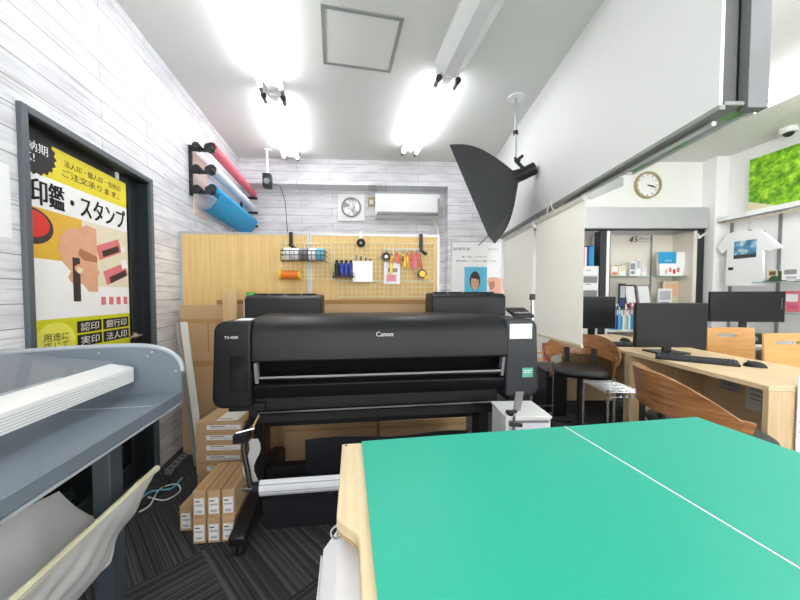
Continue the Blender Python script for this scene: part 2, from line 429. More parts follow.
# ---- door poster
PX = -.040
def pw(px, py, off=PX): p = LW.px_(px, py, off); return p.y, p.z
yl = pw(25, 150)[0]; yr = pw(126, 200)[0]
zt = pw(124, 183)[1]; z1 = pw(124, 208)[1]; z2 = pw(124, 232)[1]; z3 = pw(128, 313)[1]; z4 = z3-.36
W = yr-yl
def Y(f): return yl+W*f
m = MB()
def pq(y0, y1, a, b, mt, lv): m.box(PX-.0012+lv*.0004, PX+lv*.0004, y0, y1, a, b, mt)
def pell(cy, cz, ry, rz, mt, lv, rot=0, n=24):
    pts = []
    for k in range(n):
        t = 2*math.pi*k/n; a = math.cos(t)*ry; b = math.sin(t)*rz
        pts.append((PX+lv*.0004, cy+a*math.cos(rot)-b*math.sin(rot), cz+a*math.sin(rot)+b*math.cos(rot)))
    m.prism(pts, (-.0008, 0, 0), (0, 0, 0), mt)
def prect(cy, cz, a, b, mt, lv, rot):
    pts = [(PX+lv*.0004, cy+x*math.cos(rot)-y*math.sin(rot), cz+x*math.sin(rot)+y*math.cos(rot)) for x, y in ((-a, -b), (a, -b), (a, b), (-a, b))]
    m.prism(pts, (-.0008, 0, 0), (0, 0, 0), mt)
pq(yl, yr, z4, zt, 'poster_yellow', 0)
pq(yl, yr, z2, z1, 'poster_white', 1)
ym = pw(83, 270)[0]
H2 = z2-z3
pq(yl, ym, z3, z2, 'poster_amber', 1); pq(yl, ym, z3, z3+H2*.55, 'poster_white', 2)
pell(Y(.02), z2-H2*.17, W*.17, H2*.16, 'hair_print', 3); pell(Y(.02), z2-H2*.15, W*.14, H2*.12, 'red_print', 4)
m.prism([(PX+.0018, Y(a), z2-H2*b) for a, b in ((.60, .06), (.60, .74), (.50, .74), (.44, .66), (.34, .66), (.30, .60), (.33, .54), (.26, .46), (.22, .34), (.24, .22), (.32, .12), (.42, .10), (.50, .04))][::-1], (-.0008, 0, 0), (0, 0, 0), 'skin_print')
prect(Y(.38), z2-H2*.62, W*.035, H2*.22, 'hair_print', 6, 0); m.prism([(PX+.0026, Y(a), z2-H2*b) for a, b in ((.42, .30), (.60, .36), (.60, .42), (.46, .42), (.40, .36))][::-1], (-.0006, 0, 0), (0, 0, 0), 'skin_dark_print'); pell(Y(.49), z2-H2*.52, W*.13, H2*.065, 'skin_print', 7, -.1); pell(Y(.41), z2-H2*.52, W*.03, H2*.03, 'poster_beige', 8, -.1)
pq(ym, yr, z3, z2, 'poster_beige', 2); pq(ym, yr, z3, z3+H2*.32, 'poster_white', 3)
for (a, b, mt, q) in ((.75, .25, 'pink_print', 3), (.77, .27, 'hair_print', 4), (.83, .52, 'pink_print', 3), (.85, .56, 'dark_red_print', 4), (.86, .55, 'hair_print', 5)):
    prect(Y(a), z2-H2*b, W*(.15 if mt == 'pink_print' else .11), H2*(.08 if mt == 'pink_print' else .035), mt, q, .35)
prect(Y(.94), z2-H2*.40, W*.04, H2*.05, 'poster_white', 6, .35)
prect(Y(.93), z2-H2*.22, W*.03, H2*.03, 'poster_white', 6, .3)
for k in range(4): prect(Y(.66+.095*k), z3+H2*.16, W*.026, H2*.045, 'pink_print', 5, 0)
pq(yl, yr, z4, z3, 'poster_lime', 2)
bw = pw(77, 330)[0]; bm = pw(102, 328)[0]
for i, rr in enumerate((('認印', '銀行印'), ('実印', '法人印'))):
    for j, tx in enumerate(rr):
        a = bw if j == 0 else bm+.008; b_ = bm-.004 if j == 0 else yr-.012
        zz = z3-.02-i*.066
        pq(a, b_, zz-.056, zz, 'ink_text', 4)
        m.text(tx, (PX+.0018, a+.02, zz-.049), (0, 1, 0), (0, 0, 1), b_-a-.04, .041, 'poster_white')
yc_ = pw(56, 335)[0]; pell(yc_, z3-.10, W*.17, .085, 'poster_pale', 3)
m.text('用途に\n応じて', (PX+.0018, yc_-W*.105, z3-.135), (0, 1, 0), (0, 0, 1), W*.21, .075, 'ink_text')
# starburst
sb = []
for k in range(40):
    r = (.088 if k % 2 else .099); t = 2*math.pi*k/40; sb.append((PX+.0014, Y(.05)+r*1.15*math.cos(t), zt-.055+r*math.sin(t)))
m.prism(sb, (-.0006, 0, 0), (0, 0, 0), 'ink_text')
m.text('短納期\nOK!', (PX+.0016, Y(.05)-.075, zt-.10), (0, 1, 0), (0, 0, 1), .145, .085, 'poster_white')
m.text('法人印・個人印・住所印', (PX+.0008, Y(.30), zt-.065), (0, 1, 0), (0, 0, 1), W*.62, .032, 'ink_text')
m.text('ご注文承ります。', (PX+.0008, Y(.28), zt-.112), (0, 1, 0), (0, 0, 1), W*.62, .035, 'ink_text')
m.text('印鑑・スタンプ', (PX+.0012, Y(.03), z2+.012), (0, 1, 0), (0, 0, 1), W*.94, (z1-z2)-.03, 'ink_text')
for dx in (-.003, .003, -.0015, .0015):
    m.text('印鑑・スタンプ', (PX+.0014, Y(.03)+dx, z2+.012), (0, 1, 0), (0, 0, 1), W*.94, (z1-z2)-.03, 'ink_text')
tag(m.build('door_poster', loc=LW.loc, rz=LW.rz, smooth=False), 'yellow and white poster with a hand pressing a stamp, on the dark glass door', 'poster')

# ---- white notice at the left edge
a = LW.px_(9, 165, .002); b_ = LW.px_(9, 238, .002)
m = MB().box(.0005, .003, a.y-.3, a.y, b_.z, a.z, 'label_white'); tag(m.build('wall_notice', loc=LW.loc, rz=LW.rz), 'plain white sheet on the plank wall left of the door', 'notice')

# ------------------------------------------------------------------ ceiling: lamps, hatch, speaker, flash head
TZ = CEIL-.10
def fixture(p, q, label, lit=True):
    p = Vector(p); q = Vector(q); L = (q-p).length; rz = math.atan2(q.y-p.y, q.x-p.x)-math.pi/2
    r = rootat('ceiling_lamp', label, 'ceiling lamp', (p.x, p.y, CEIL), rz, 'ceiling strip lamps')
    prof = [(-.075, 0, 0), (.075, 0, 0), (.075, 0, -.02), (.028, 0, -.07), (-.028, 0, -.07), (-.075, 0, -.02)]
    MB().prism(prof, (0, .0, 0), (0, L, 0), 'white_gloss').build('housing', r, bev=.003)
    if lit:
        for s in (-1, 1):
            MB().tube([(s*.07, .09, -.085), (s*.07, L-.07, -.085)], .0155, 'tube_lit', 14).build('tube', r)
            MB().tube([(s*.07, .0, -.085), (s*.07, .088, -.085)], .017, 'tube_cap', 12).tube([(s*.07, -.012, -.085), (s*.07, .012, -.085)], .021, 'black', 12).box(s*.07-.012, s*.07+.012, .0, .03, -.08, -.02, 'white').build('socket', r)
            MB().tube([(s*.07, L-.068, -.085), (s*.07, L, -.085)], .017, 'tube_cap', 12).box(s*.07-.012, s*.07+.012, L-.03, L, -.08, -.02, 'white').build('socket', r)
    return r
def mid(a, b): return (a+b)/2
lf0 = mid(onz(262, 97, TZ), onz(285, 101, TZ)); lf1 = mid(onz(284, 161, TZ), onz(299, 161, TZ))
rf0 = mid(onz(437, 80, TZ), onz(460, 83, TZ)); rf1 = mid(onz(402, 156, TZ), onz(415, 157, TZ))
fixture(lf0, lf1, 'lit twin-tube ceiling lamp on the left, ending at the back wall')
dv = (lf1-lf0).normalized(); fixture(lf0-dv*1.33, lf0-dv*.06, 'lit twin-tube ceiling lamp on the left, running off the top of the view')
fixture(rf0, rf1, 'lit twin-tube ceiling lamp on the right of the ceiling hatch')
dv2 = (rf1-rf0).normalized(); r = fixture(rf0-dv2*1.4, rf0-dv2*.02, 'unlit white lamp housing running off the top of the view', False); r.scale = (1.5, 1, 1)
fixture((-.35, -1.35, 0), (-.53, -.12, 0), 'added twin-tube fill lamp, unseen behind the camera')  # extra lamp added behind the camera to light the room
fixture((2.05, .1, 0), (1.95, 1.33, 0), 'lit twin-tube ceiling lamp in the office half beyond the partition')
fixture((3.0, 1.6, 0), (2.85, 2.8, 0), 'added twin-tube fill lamp over the office desks')  # lamp added to brighten the office half
fixture((3.45, .9, 0), (3.3, 2.1, 0), 'added twin-tube fill lamp along the right wall')  # another added lamp, brightens the right side
fixture((1.75, 1.6, 0), (1.65, 2.8, 0), 'added twin-tube fill lamp just beyond the hanging partition')  # added fill lamp, concealed by the partition
fixture((2.1, -1.3, 0), (2.05, -.1, 0), 'added twin-tube fill lamp at the camera end of the office half')  # unseen lamp added for more light beyond the partition

hc = [onz(*p, CEIL) for p in ((320, 2), (407, 17), (390, 72), (322, 64))]
c = sum(hc, Vector())/4; ang = math.atan2((hc[1]-hc[0]).y, (hc[1]-hc[0]).x)
r = rootat('ceiling_hatch', 'square access hatch with grey metal frame in the ceiling', 'hatch', (c.x, c.y, CEIL), ang)
m = MB(); s = .235; w = .022
for a in ((-s, s, -s, -s+w), (-s, s, s-w, s), (-s, -s+w, -s+w, s-w), (s-w, s, -s+w, s-w)): m.box(*a, -.007, -.0005, 'alu_grey')
m.build('frame', r); MB().box(-s+w, s-w, -s+w, s-w, -.004, -.0005, 'ceiling_white').build('panel', r)

# speaker hanging from the ceiling (left back)
sp = onz(267, 150, CEIL); r = rootat('ceiling_speaker', 'small black speaker on a white pole from the ceiling by the left wall', 'speaker', (sp.x, sp.y, CEIL), .2)
zb = at(267, 176, sp.y).z-CEIL
MB().tube([(0, 0, 0), (0, 0, zb+.02)], .012, 'white_gloss').ring((0, 0, -.012), (0, 0, 1), 0, .05, .012, 'white_gloss').build('pole', r)
MB().box(-.045, .045, -.05, .06, zb-.13, zb+.02, 'black').build('cabinet', r, bev=.01)
MB().ring((0, -.052, zb-.07), (0, -1, 0), 0, .032, .004, 'grey').build('cone', r)
cb = [(.03, .06, zb-.06), (.12, .1, zb-.07), (.15, .25, zb-.2), (.16, .45, zb-.75), (.16, .5, zb-.8)]
MB().tube(cb, .004, 'black', 6).build('cable', r)

# softbox with flash head on ceiling pole
pp = onz(516, 97, CEIL)
hub = at(519, 176, pp.y)
r = rootat('softbox_lamp', 'black studio softbox hanging from a white ceiling pole beside the partition', 'studio lamp', (pp.x, pp.y, CEIL))
O = Vector((pp.x, pp.y, CEIL))
hb = hub-O
zt_ = at(517, 160, pp.y).z-CEIL
MB().tube([(0, 0, 0), (0, 0, zt_)], .012, 'alu').ring((0, 0, -.012), (0, 0, 1), 0, .065, .012, 'white').ring((0, 0, -.30), (0, 0, 1), .0, .02, .03, 'black').build('pole', r)
A = at(449.5, 145, pp.y-.28)-O; B = at(488, 236, pp.y-.28)-O
vdir = Vector((.27, 1, .02)).normalized()
ed = (B-A); n0 = ed.cross(vdir).normalized()
if n0.x > 0: n0 = -n0
vdir = (vdir - n0*.10).normalized()
S = .62
Cn = [A, A+vdir*S, B+vdir*S, B]
fc = sum(Cn, Vector())/4
def rib(c, t):
    p = hb.lerp(c, t); bul = (c-hb); 
    out = (c-fc).normalized()
    return p+out*.10*math.sin(math.pi*t)
for i in range(4):
    c0, c1 = Cn[i], Cn[(i+1) % 4]
    def fn(u, v, c0=c0, c1=c1):
        a = rib(c0, .06+.94*u); b = rib(c1, .06+.94*u)
        p = a.lerp(b, v); sag = (fc-p)*(.05*math.sin(math.pi*v)*math.sin(math.pi*min(1, u+.1)))
        return p+sag
    MB().grid(fn, 12, 8, 'softbox_cloth', .003).build('fabric_panel', r)
MB().prism([Cn[0].lerp(fc, .03), Cn[1].lerp(fc, .03), Cn[2].lerp(fc, .03), Cn[3].lerp(fc, .03)], -n0*.006, -n0*.004, 'paper_white').build('diffuser', r)
m = MB(); m.tube([hb+Vector((-.02, 0, 0))+n0*.02, hb-n0*.03, hb-n0*.13], [.055, .05, .05], 'black', 14); m.tube([hb-n0*.131, hb-n0*.135], .042, 'grey', 14)
m.build('flash_head', r)
m = MB(); m.tube([Vector((0, 0, zt_)), hb-n0*.05+Vector((0, -.03, 0))], .014, 'black', 8); m.tube([Vector((-.02, -.03, zt_+.005)), Vector((.03, -.03, zt_-.02))], .01, 'black', 8)
m.tube([Vector((.02, -.02, zt_-.0)), Vector((.05, -.04, zt_+.02))], .013, 'black', 8)
m.build('bracket', r)
MB().tube([B, B+Vector((-.07, 0, -.07))], .003, 'rubber', 6).build('strap', r)

# ------------------------------------------------------------------ back wall equipment
def bfobj(m, name, label, cat, **k): return tag(m.build(name, loc=BF.loc, rz=BF.rz, **k), label, cat)
p = BF.py_(338, 194, rec); q = BF.py_(365, 222, rec)
r = rootat('ventilation_fan', 'square white wall fan left of the air conditioner', 'fan', BF.wo(((p.x+q.x)/2, rec, (p.z+q.z)/2)), BF.rz)
w = (q.x-p.x)/2
MB().box(-w, w, -.03, 0, -w, w, 'white').build('housing', r, bev=.004)
MB().ring((0, -.031, 0), (0, -1, 0), w*.62, w*.74, .012, 'grey').build('grille_ring', r)
for k in range(5):
    t = 2*math.pi*k/5
    def fn(u, v, t=t): rr = .02+u*(w*.6-.02); a = t+(v-.5)*.75+u*.3; return (rr*math.cos(a), -.036-.012*(v-.5), rr*math.sin(a))
    MB().grid(fn, 4, 3, 'lens', .002).build('blade', r)
MB().ring((0, -.036, 0), (0, -1, 0), 0, .026, .012, 'white').build('hub', r)
p = BF.py_(368, 197, rec); q = BF.py_(375, 207, rec)
bfobj(MB().box(p.x, q.x, rec-.012, rec, q.z, p.z, 'khaki').box(p.x+.02, q.x-.02, rec-.018, rec-.012, q.z+.03, p.z-.04, 'white'), 'wall_switch', 'small beige switch plate between the fan and the air conditioner', 'switch', bev=.002)
p = BF.py_(375, 193, rec-.2); q = BF.py_(440, 217, rec-.2)
r = rootat('air_conditioner', 'white wall air conditioner under the soffit', 'air conditioner', BF.wo((p.x, rec, q.z)), BF.rz)
w = q.x-p.x; h = p.z-q.z
MB().prism([(0, 0, 0), (0, -.14, 0), (0, -.19, .035), (0, -.20, h*.5), (0, -.19, h), (0, 0, h)], (0, 0, 0), (w, 0, 0), 'white_gloss').build('casing', r, bev=.006)
MB().box(.02, w-.02, -.197, -.16, .022, .05, 'grey').build('outlet', r); MB().box(.03, w-.03, -.204, -.19, .058, .066, 'white').build('louvre', r)
MB().box(w-.03, w-.003, -.205, -.19, .03, .22, 'alu_grey').build('end_cap', r)
MB().tube([(w-.07, -.03, .01), (w-.01, -.03, -.08), (w+.01, -.02, -.16), (w+.01, -.02, -.3)], .02, 'white', 8).build('pipe', r)

# ID photo poster on the pier
p = BF.py_(451, 241, -.004); q = BF.py_(502, 241, -.004); PW_ = q.x-p.x; PH = PW_*1.41
r = rootat('portrait_poster', 'framed white poster showing a hand holding an identity photo on blue', 'poster', BF.wo((p.x, 0, p.z-PH)), BF.rz)
MB().box(0, PW_, -.008, -.001, 0, PH, 'label_white').build('sheet', r)
m = MB()
for a in ((0, PW_, 0, .012), (0, PW_, PH-.012, PH), (0, .012, .012, PH-.012), (PW_-.012, PW_, .012, PH-.012)): m.box(a[0], a[1], -.014, -.008, a[2], a[3], 'alu')
m.build('frame', r)
def pz(py): return BF.py_(475, py, -.008).z-(p.z-PH)
def pxx(px): return BF.py_(px, 270, -.008).x-p.x
m = MB(); fy = -.0085
def pe2(cx_, cz, rx_, rz_, mt, lv):
    m.prism([(cx_+rx_*math.cos(2*math.pi*k/24), fy-lv*.0005, cz+rz_*math.sin(2*math.pi*k/24)) for k in range(24)], (0, 0, 0), (0, -.0004, 0), mt)
m.box(pxx(464.5), pxx(487), fy-.001, fy, pz(300), pz(267), 'blue_print')
c_ = pxx(475)
pe2(c_, pz(280.5), .066, .112, 'hair_print', 3); pe2(c_, pz(282.5), .050, .088, 'skin_print', 4); pe2(c_-.012, pz(276.3), .044, .030, 'hair_print', 5); pe2(c_+.03, pz(277.2), .024, .030, 'hair_print', 5)
m.prism([(c_-.135, fy-.003, pz(301)), (c_-.12, fy-.003, pz(296)), (c_-.03, fy-.003, pz(291.5)), (c_+.03, fy-.003, pz(291.5)), (c_+.12, fy-.003, pz(296)), (c_+.13, fy-.003, pz(301))], (0, 0, 0), (0, -.0004, 0), 'suit_print')
m.prism([(c_-.035, fy-.0036, pz(301)), (c_-.035, fy-.0036, pz(292)), (c_, fy-.0036, pz(294)), (c_+.035, fy-.0036, pz(292)), (c_+.035, fy-.0036, pz(301))], (0, 0, 0), (0, -.0004, 0), 'poster_white')
for s in (-1, 1): pe2(c_+s*.020, pz(281.8), .008, .005, 'ink_text', 9)
pe2(c_, pz(286.2), .012, .005, 'red_print', 9)
hp2 = lambda L: [(pxx(a), fy-.0045, pz(b)) for a, b in L][::-1]
m.prism(hp2(((503, 279), (503, 302), (482, 302), (479, 299), (481, 297), (486, 296), (490, 293), (489, 287), (487, 282), (489, 277.5), (494, 277), (499, 278))), (0, 0, 0), (0, -.0005, 0), 'skin_print')
m.prism(hp2(((489.5, 282), (494, 281), (495, 286), (492, 290), (489.6, 288))), (0, -.0006, 0), (0, -.001, 0), 'skin_dark_print')
m.text('証明写真', (pxx(453), fy, pz(250.5)), (1, 0, 0), (0, 0, 1), pxx(470)-pxx(453), .035, 'ink_text'); m.text('ID PHOTO', (pxx(488), fy, pz(250)), (1, 0, 0), (0, 0, 1), pxx(498)-pxx(488), .02, 'grey_text')
m.text('美しく残る、キレイがつづく。', (pxx(462), fy, pz(258)), (1, 0, 0), (0, 0, 1), pxx(488)-pxx(462), .026, 'ink_text')
m.text('証明写真はここできれいに撮影・仕上げ', (pxx(456), fy, pz(262)), (1, 0, 0), (0, 0, 1), pxx(496)-pxx(456), .024, 'ink_text')
m.build('print', r, smooth=False)

# ------------------------------------------------------------------ backdrop roll rack on the left wall
ra = LW.px_(189, 150, .0); rb_ = LW.px_(189, 192, .0)
r = rootat('roll_rack', 'black wall bracket with three arms holding backdrop rolls', 'bracket', LW.wo((0, ra.y, 0)), LW.rz)
m = MB(); zz = [LW.px_(189, y, 0).z for y in (149, 171, 191)]
m.box(.001, .02, -.015, .015, zz[2]-.03, zz[0]+.03, 'black'); m.build('upright', r, bev=.002)
RL = LW.px_(254, 205, .15).y-ra.y
for k in range(3):
    m = MB(); m.box(.02, .19, -.012, .012, zz[k]-.012, zz[k]+.012, 'black'); m.tube([(.06, -.03, zz[k]+.02), (.06, .03, zz[k]+.02)], .03, 'black', 12); m.tube([(.15, -.03, zz[k]+.015), (.15, .03, zz[k]+.015)], .03, 'black', 12)
    m.build('arm', r)
m = MB(); m.box(.001, .02, RL-.02, RL+.01, zz[2]-.03, zz[0]+.03, 'black')
for k in range(3): m.box(.02, .19, RL-.012, RL+.012, zz[k]-.012, zz[k]+.012, 'black')
m.build('far_bracket', r)
names = ('pink', 'white', 'blue')
for k, (mt, lab) in enumerate((('paper_pink', 'pink backdrop paper roll, topmost on the wall rack'), ('paper_white', 'white backdrop paper roll in the middle of the wall rack'), ('paper_blue', 'blue backdrop paper roll, lowest on the wall rack'))):
    o = rootat('backdrop_roll', lab, 'paper roll', LW.wo((.15, ra.y, zz[k])), LW.rz, 'backdrop paper rolls')
    MB().tube([(0, .05, .046), (0, RL-.03, .046)], .042, mt, 18).build('paper', o)
    MB().tube([(0, .034, .046), (0, .05, .046)], .034, 'black', 12).build('end_plug', o); MB().tube([(0, RL-.03, .046), (0, RL-.014, .046)], .03, 'black', 12).build('end_plug', o)
# a loose blue sheet hangs off the lowest roll and slopes to the wall
def fn(u, v): return (.197-.15*v, .1+u*(RL-.15), .03-.14*v-.05*math.sin(math.pi*v))
o = tag(MB().grid(fn, 6, 8, 'paper_blue', .002).build('loose_sheet', loc=LW.wo((0, ra.y, zz[2])), rz=LW.rz), 'blue paper sheet sagging below the lowest roll', 'paper')
def fn(u, v): return (.02+.12*v, .03+u*.35, -.04-.24*u*0-.02*v)
m = MB().box(.004, .01, .04, .32, -.16, zz[0]-zz[2]+.0, 'paper_peach')
tag(m.build('pink_sheet', loc=LW.wo((0, ra.y, zz[2])), rz=LW.rz), 'pale pink paper sheet on the wall behind the rolls', 'paper')

# ------------------------------------------------------------------ tan partition boards with wire grid
BP = Frame(-1.64, 2.43, 4.2)
BZ = (BP.py_(178, 231.7, 0).z+BP.py_(437, 235, 0).z)/2
xj = BP.py_(310, 260, 0).x; xe = BP.py_(439, 260, 0).x
def board(x0, x1, label):
    r = rootat('partition_board', label, 'partition', BP.wo((x0, 0, 0)), BP.rz, 'tan partition boards'); w = x1-x0
    MB().box(.014, w-.014, -.011, .011, .04, BZ-.018, 'board_tan').build('panel', r)
    MB().box(0, w, -.014, .014, BZ-.018, BZ, 'alu').build('top_rail', r)
    for a in (0, w-.014): MB().box(a, a+.014, -.014, .014, .0, BZ-.018, 'alu').build('post', r)
    MB().box(.014, w-.014, -.014, .014, .02, .04, 'alu').build('bottom_rail', r)
board(.012, xj-.002, 'tan partition board on the left, with the longer empty face'); board(xj+.002, xe, 'tan partition board on the right, behind the wire grid')
def wgrid(pxa, pya, pxb, pyb, label, cat='wire grid', nx=20, nz=9, off=-.03):
    a = BP.py_(pxa, pya, off); b = BP.py_(pxb, pyb, off)
    r = MB(); w = b.x-a.x; h = a.z-b.z
    for i in range(nx+1): r.tube([(w*i/nx, 0, 0), (w*i/nx, 0, h)], .0022 if 0 < i < nx else .004, 'mat_edge', 5)
    for j in range(nz+1): r.tube([(0, -.003, h*j/nz), (w, -.003, h*j/nz)], .0022 if 0 < j < nz else .004, 'mat_edge', 5)
    for s in (.1, .9): r.tube([(w*s, 0, h), (w*s, .0, h+.02), (w*s, .017, h+.02)], .003, 'mat_edge', 5)
    return tag(r.build('wire_grid', loc=BP.wo((a.x, off, b.z)), rz=BP.rz), label, cat, 'wire grids on the boards')
wgrid(334, 243, 434, 281, 'upper wire grid hung with tools on the right board', nx=22, nz=8)
wgrid(281, 243, 332, 279, 'wire grid at the joint holding the roll basket', nx=11, nz=8)
wgrid(338, 282, 434, 297, 'short wire grid under the tool grid', nx=21, nz=3)
def bp(px, py, off=-.05): return BP.py_(px, py, off)
def bpo(m, name, label, cat, group=None, **k): return tag(m.build(name, loc=BP.loc, rz=BP.rz, **k), label, cat, group)
# wire basket with white film rolls
a = bp(285, 262, -.05); b_ = bp(327, 246, -.05)
m = MB()
for z in (a.z, (a.z+b_.z)/2-.02, b_.z-.05): m.tube([(a.x, -.04, z), (a.x, -.16, z), (b_.x, -.16, z), (b_.x, -.04, z)], .003, 'rubber', 5)
for k in range(11):
    x = a.x+(b_.x-a.x)*k/10; m.tube([(x, -.04, a.z), (x, -.16, a.z), (x, -.16, b_.z-.05)], .002, 'rubber', 5)
bpo(m, 'wire_basket', 'black wire basket holding white rolls across the board joint', 'basket')
for k in range(5):
    x0 = a.x+.015+k*.058; mt = ('label_white', 'label_white', 'grey', 'label_white', 'light_blue')[k]
    m = MB(); m.ring((x0, -.1, a.z+.052), (1, 0, 0), .014, .046, .05, mt, 20); 
    bpo(m, 'tape_roll', ('white roll, leftmost in the wire basket', 'white roll, second from left in the wire basket', 'grey roll in the middle of the wire basket', 'white roll right of the grey one in the wire basket', 'pale blue roll at the right end of the wire basket')[k], 'roll', 'rolls in the wire basket')
def clampy(px, py, h, label):
    a = bp(px, py, -.04); m = MB(); m.box(a.x-.013, a.x+.013, -.05, -.034, a.z-h, a.z, 'black'); m.box(a.x-.01, a.x+.01, -.075, -.05, a.z-h, a.z-h+.02, 'black'); m.tube([(a.x, -.06, a.z-h+.01), (a.x+.04, -.07, a.z-h-.02)], .012, 'black', 8)
    bpo(m, 'clamp_hook', label, 'hook', 'black clamp hooks', bev=.002)
clampy(291, 232, .11, 'black clamp hook above the white roll basket'); clampy(421, 234, .14, 'black clamp hook at the right end of the tool grid')
a = bp(282.5, 275, -.07); b_ = bp(300, 275, -.07)
m = MB(); m.tube([(a.x, -.09, a.z), (b_.x, -.09, a.z)], .032, 'orange', 20); m.tube([(a.x-.012, -.09, a.z), (a.x, -.09, a.z)], .038, 'yellow', 20); m.tube([(b_.x, -.09, a.z), (b_.x+.012, -.09, a.z)], .038, 'yellow', 20); m.tube([(a.x-.02, -.09, a.z), (b_.x+.02, -.09, a.z)], .005, 'alu', 6)
bpo(m, 'orange_reel', 'orange reel of tape below the white roll basket', 'reel')
m = MB(); c = bp(361, 243, -.04); m.ring((c.x, -.034, c.z), (0, -1, 0), .012, .032, .02, 'rubber', 16); m.box(c.x-.012, c.x+.012, -.034, -.03, c.z, c.z+.09, 'label_white'); bpo(m, 'black_tape', 'black tape roll hanging above the white tray', 'roll')
# blue bottles
for k in range(4):
    c = bp(337.5+4.6*k, 276, -.06); h = .085
    m = MB(); m.tube([(c.x, -.09, c.z), (c.x, -.09, c.z+h), (c.x, -.09, c.z+h+.015)], [.018, .018, .009], ('black', 'blue', 'blue', 'blue')[k], 12); m.tube([(c.x, -.09, c.z+h+.015), (c.x, -.09, c.z+h+.03)], .011, 'rubber', 10)
    bpo(m, 'ink_bottle', ('black bottle left of the blue bottles on the wire grid', 'leftmost blue bottle on the wire grid', 'middle blue bottle on the wire grid', 'blue bottle beside the white tray')[k], 'bottle', 'bottles on the wire grid')
a = bp(335, 276.5, -.04); b_ = bp(354, 270, -.04)
m = MB(); m.box(a.x-.008, b_.x+.008, -.125, -.04, a.z-.012, a.z-.006, 'black')
for z in (.02, .0): m.tube([(a.x-.008, -.04, a.z+z), (a.x-.008, -.125, a.z+z), (b_.x+.008, -.125, a.z+z), (b_.x+.008, -.04, a.z+z)], .003, 'black', 5)
bpo(m, 'bottle_tray', 'small black tray under the blue bottles', 'tray')
a = bp(353, 282, -.06); b_ = bp(372.5, 261.5, -.06)
m = MB(); m.box(a.x, b_.x, -.1, -.095, a.z, b_.z, 'label_white'); m.box(a.x, b_.x, -.04, -.036, a.z, b_.z, 'label_white'); m.box(a.x, b_.x, -.095, -.04, a.z, a.z+.004, 'label_white'); m.box(a.x, a.x+.004, -.095, -.04, a.z+.004, b_.z, 'label_white'); m.box(b_.x-.004, b_.x, -.095, -.04, a.z+.004, b_.z, 'label_white')
bpo(m, 'pen_tray', 'white open box with pens on the wire grid', 'box')
for k, mt in enumerate(('grey', 'dark_green', 'purple', 'brown')):
    x = a.x+.02+.035*k; bpo(MB().tube([(x, -.07, a.z+.02), (x+.008, -.065, b_.z+.045-.008*k)], .006, mt, 8), 'pen', ('grey pen, leftmost in the white box', 'dark green pen in the white box', 'purple pen in the white box', 'brown pen, rightmost in the white box')[k], 'pen', 'pens in the white box')
# tools on hooks
m = MB(); a = bp(384, 249.5, -.045); b_ = bp(420, 249.5, -.045); m.tube([(a.x, -.06, a.z), (b_.x, -.06, a.z)], .004, 'alu', 6)
for k in range(9): x = a.x+(b_.x-a.x)*k/8; m.tube([(x, -.06, a.z), (x, -.06, a.z-.02), (x, -.07, a.z-.035)], .003, 'alu', 5)
m.tube([(a.x, -.06, a.z), (a.x, -.034, a.z)], .004, 'alu', 5); m.tube([(b_.x, -.06, a.z), (b_.x, -.034, a.z)], .004, 'alu', 5)
bpo(m, 'hook_rail', 'metal hook rail carrying hand tools on the wire grid', 'rail')
c = bp(386, 257, -.07); m = MB(); m.ring((c.x, -.075, c.z), (0, -1, 0), .012, .034, .022, 'black', 20); m.ring((c.x, -.08, c.z), (0, -1, 0), .0, .014, .014, 'lens', 12); bpo(m, 'tape_dispenser', 'round black tape roll at the left end of the hook rail', 'roll')
a = bp(384, 284, -.05); b_ = bp(400, 262, -.05); m = MB(); m.box(a.x, b_.x, -.055, -.05, a.z, b_.z, 'paper_white'); m.box(a.x+.02, b_.x-.03, -.0565, -.055, a.z+.02, a.z+.07, 'pink_print'); m.box(a.x+.03, b_.x-.02, -.0565, -.055, a.z+.09, a.z+.12, 'grey'); bpo(m, 'tool_pouch', 'clear packet hanging below the hook rail', 'packet')
def knife(px, py, mt, mt2, label, L=.13, tilt=.015):
    c = bp(px, py, -.08); m = MB(); m.prism([(c.x-.011, -.085, c.z), (c.x+.011, -.085, c.z), (c.x+.012+tilt, -.085, c.z-L), (c.x-.010+tilt, -.085, c.z-L)], (0, 0, 0), (0, .014, 0), mt); m.box(c.x-.006, c.x+.006, -.087, -.085, c.z-.06, c.z-.015, mt2); m.tube([(c.x, -.078, c.z), (c.x, -.072, c.z+.018)], .004, 'black', 6)
    bpo(m, 'cutter_knife', label, 'knife', 'cutters on the hook rail', bev=.003)
knife(392, 256, 'yellow', 'orange', 'long yellow cutter hanging in front of the clear packet', .14, -.01); knife(397, 254, 'red', 'orange', 'red cutter left of the two yellow ones', .07); knife(403, 254, 'yellow', 'black', 'yellow cutter in the middle of the hook rail', .10)
knife(407, 255, 'orange', 'yellow', 'orange and yellow cutter right of the middle', .10); knife(412, 253, 'pink', 'red', 'pink cutter near the black clamp', .12, .02); knife(417, 253, 'red', 'pink', 'red cutter next to the black clamp', .11, .02)
c = bp(422, 274, -.08); m = MB(); m.ring((c.x, -.075, c.z), (0, -1, 0), 0, .034, .03, 'black', 24); m.ring((c.x, -.106, c.z), (0, -1, 0), .0, .024, .002, 'yellow', 20); m.box(c.x+.01, c.x+.045, -.105, -.075, c.z-.036, c.z-.01, 'yellow'); m.tube([(c.x, -.08, c.z+.03), (c.x-.01, -.06, c.z+.15)], .003, 'rubber', 5)
bpo(m, 'tape_measure', 'yellow and black tape measure hanging at the right of the grid', 'tape measure')

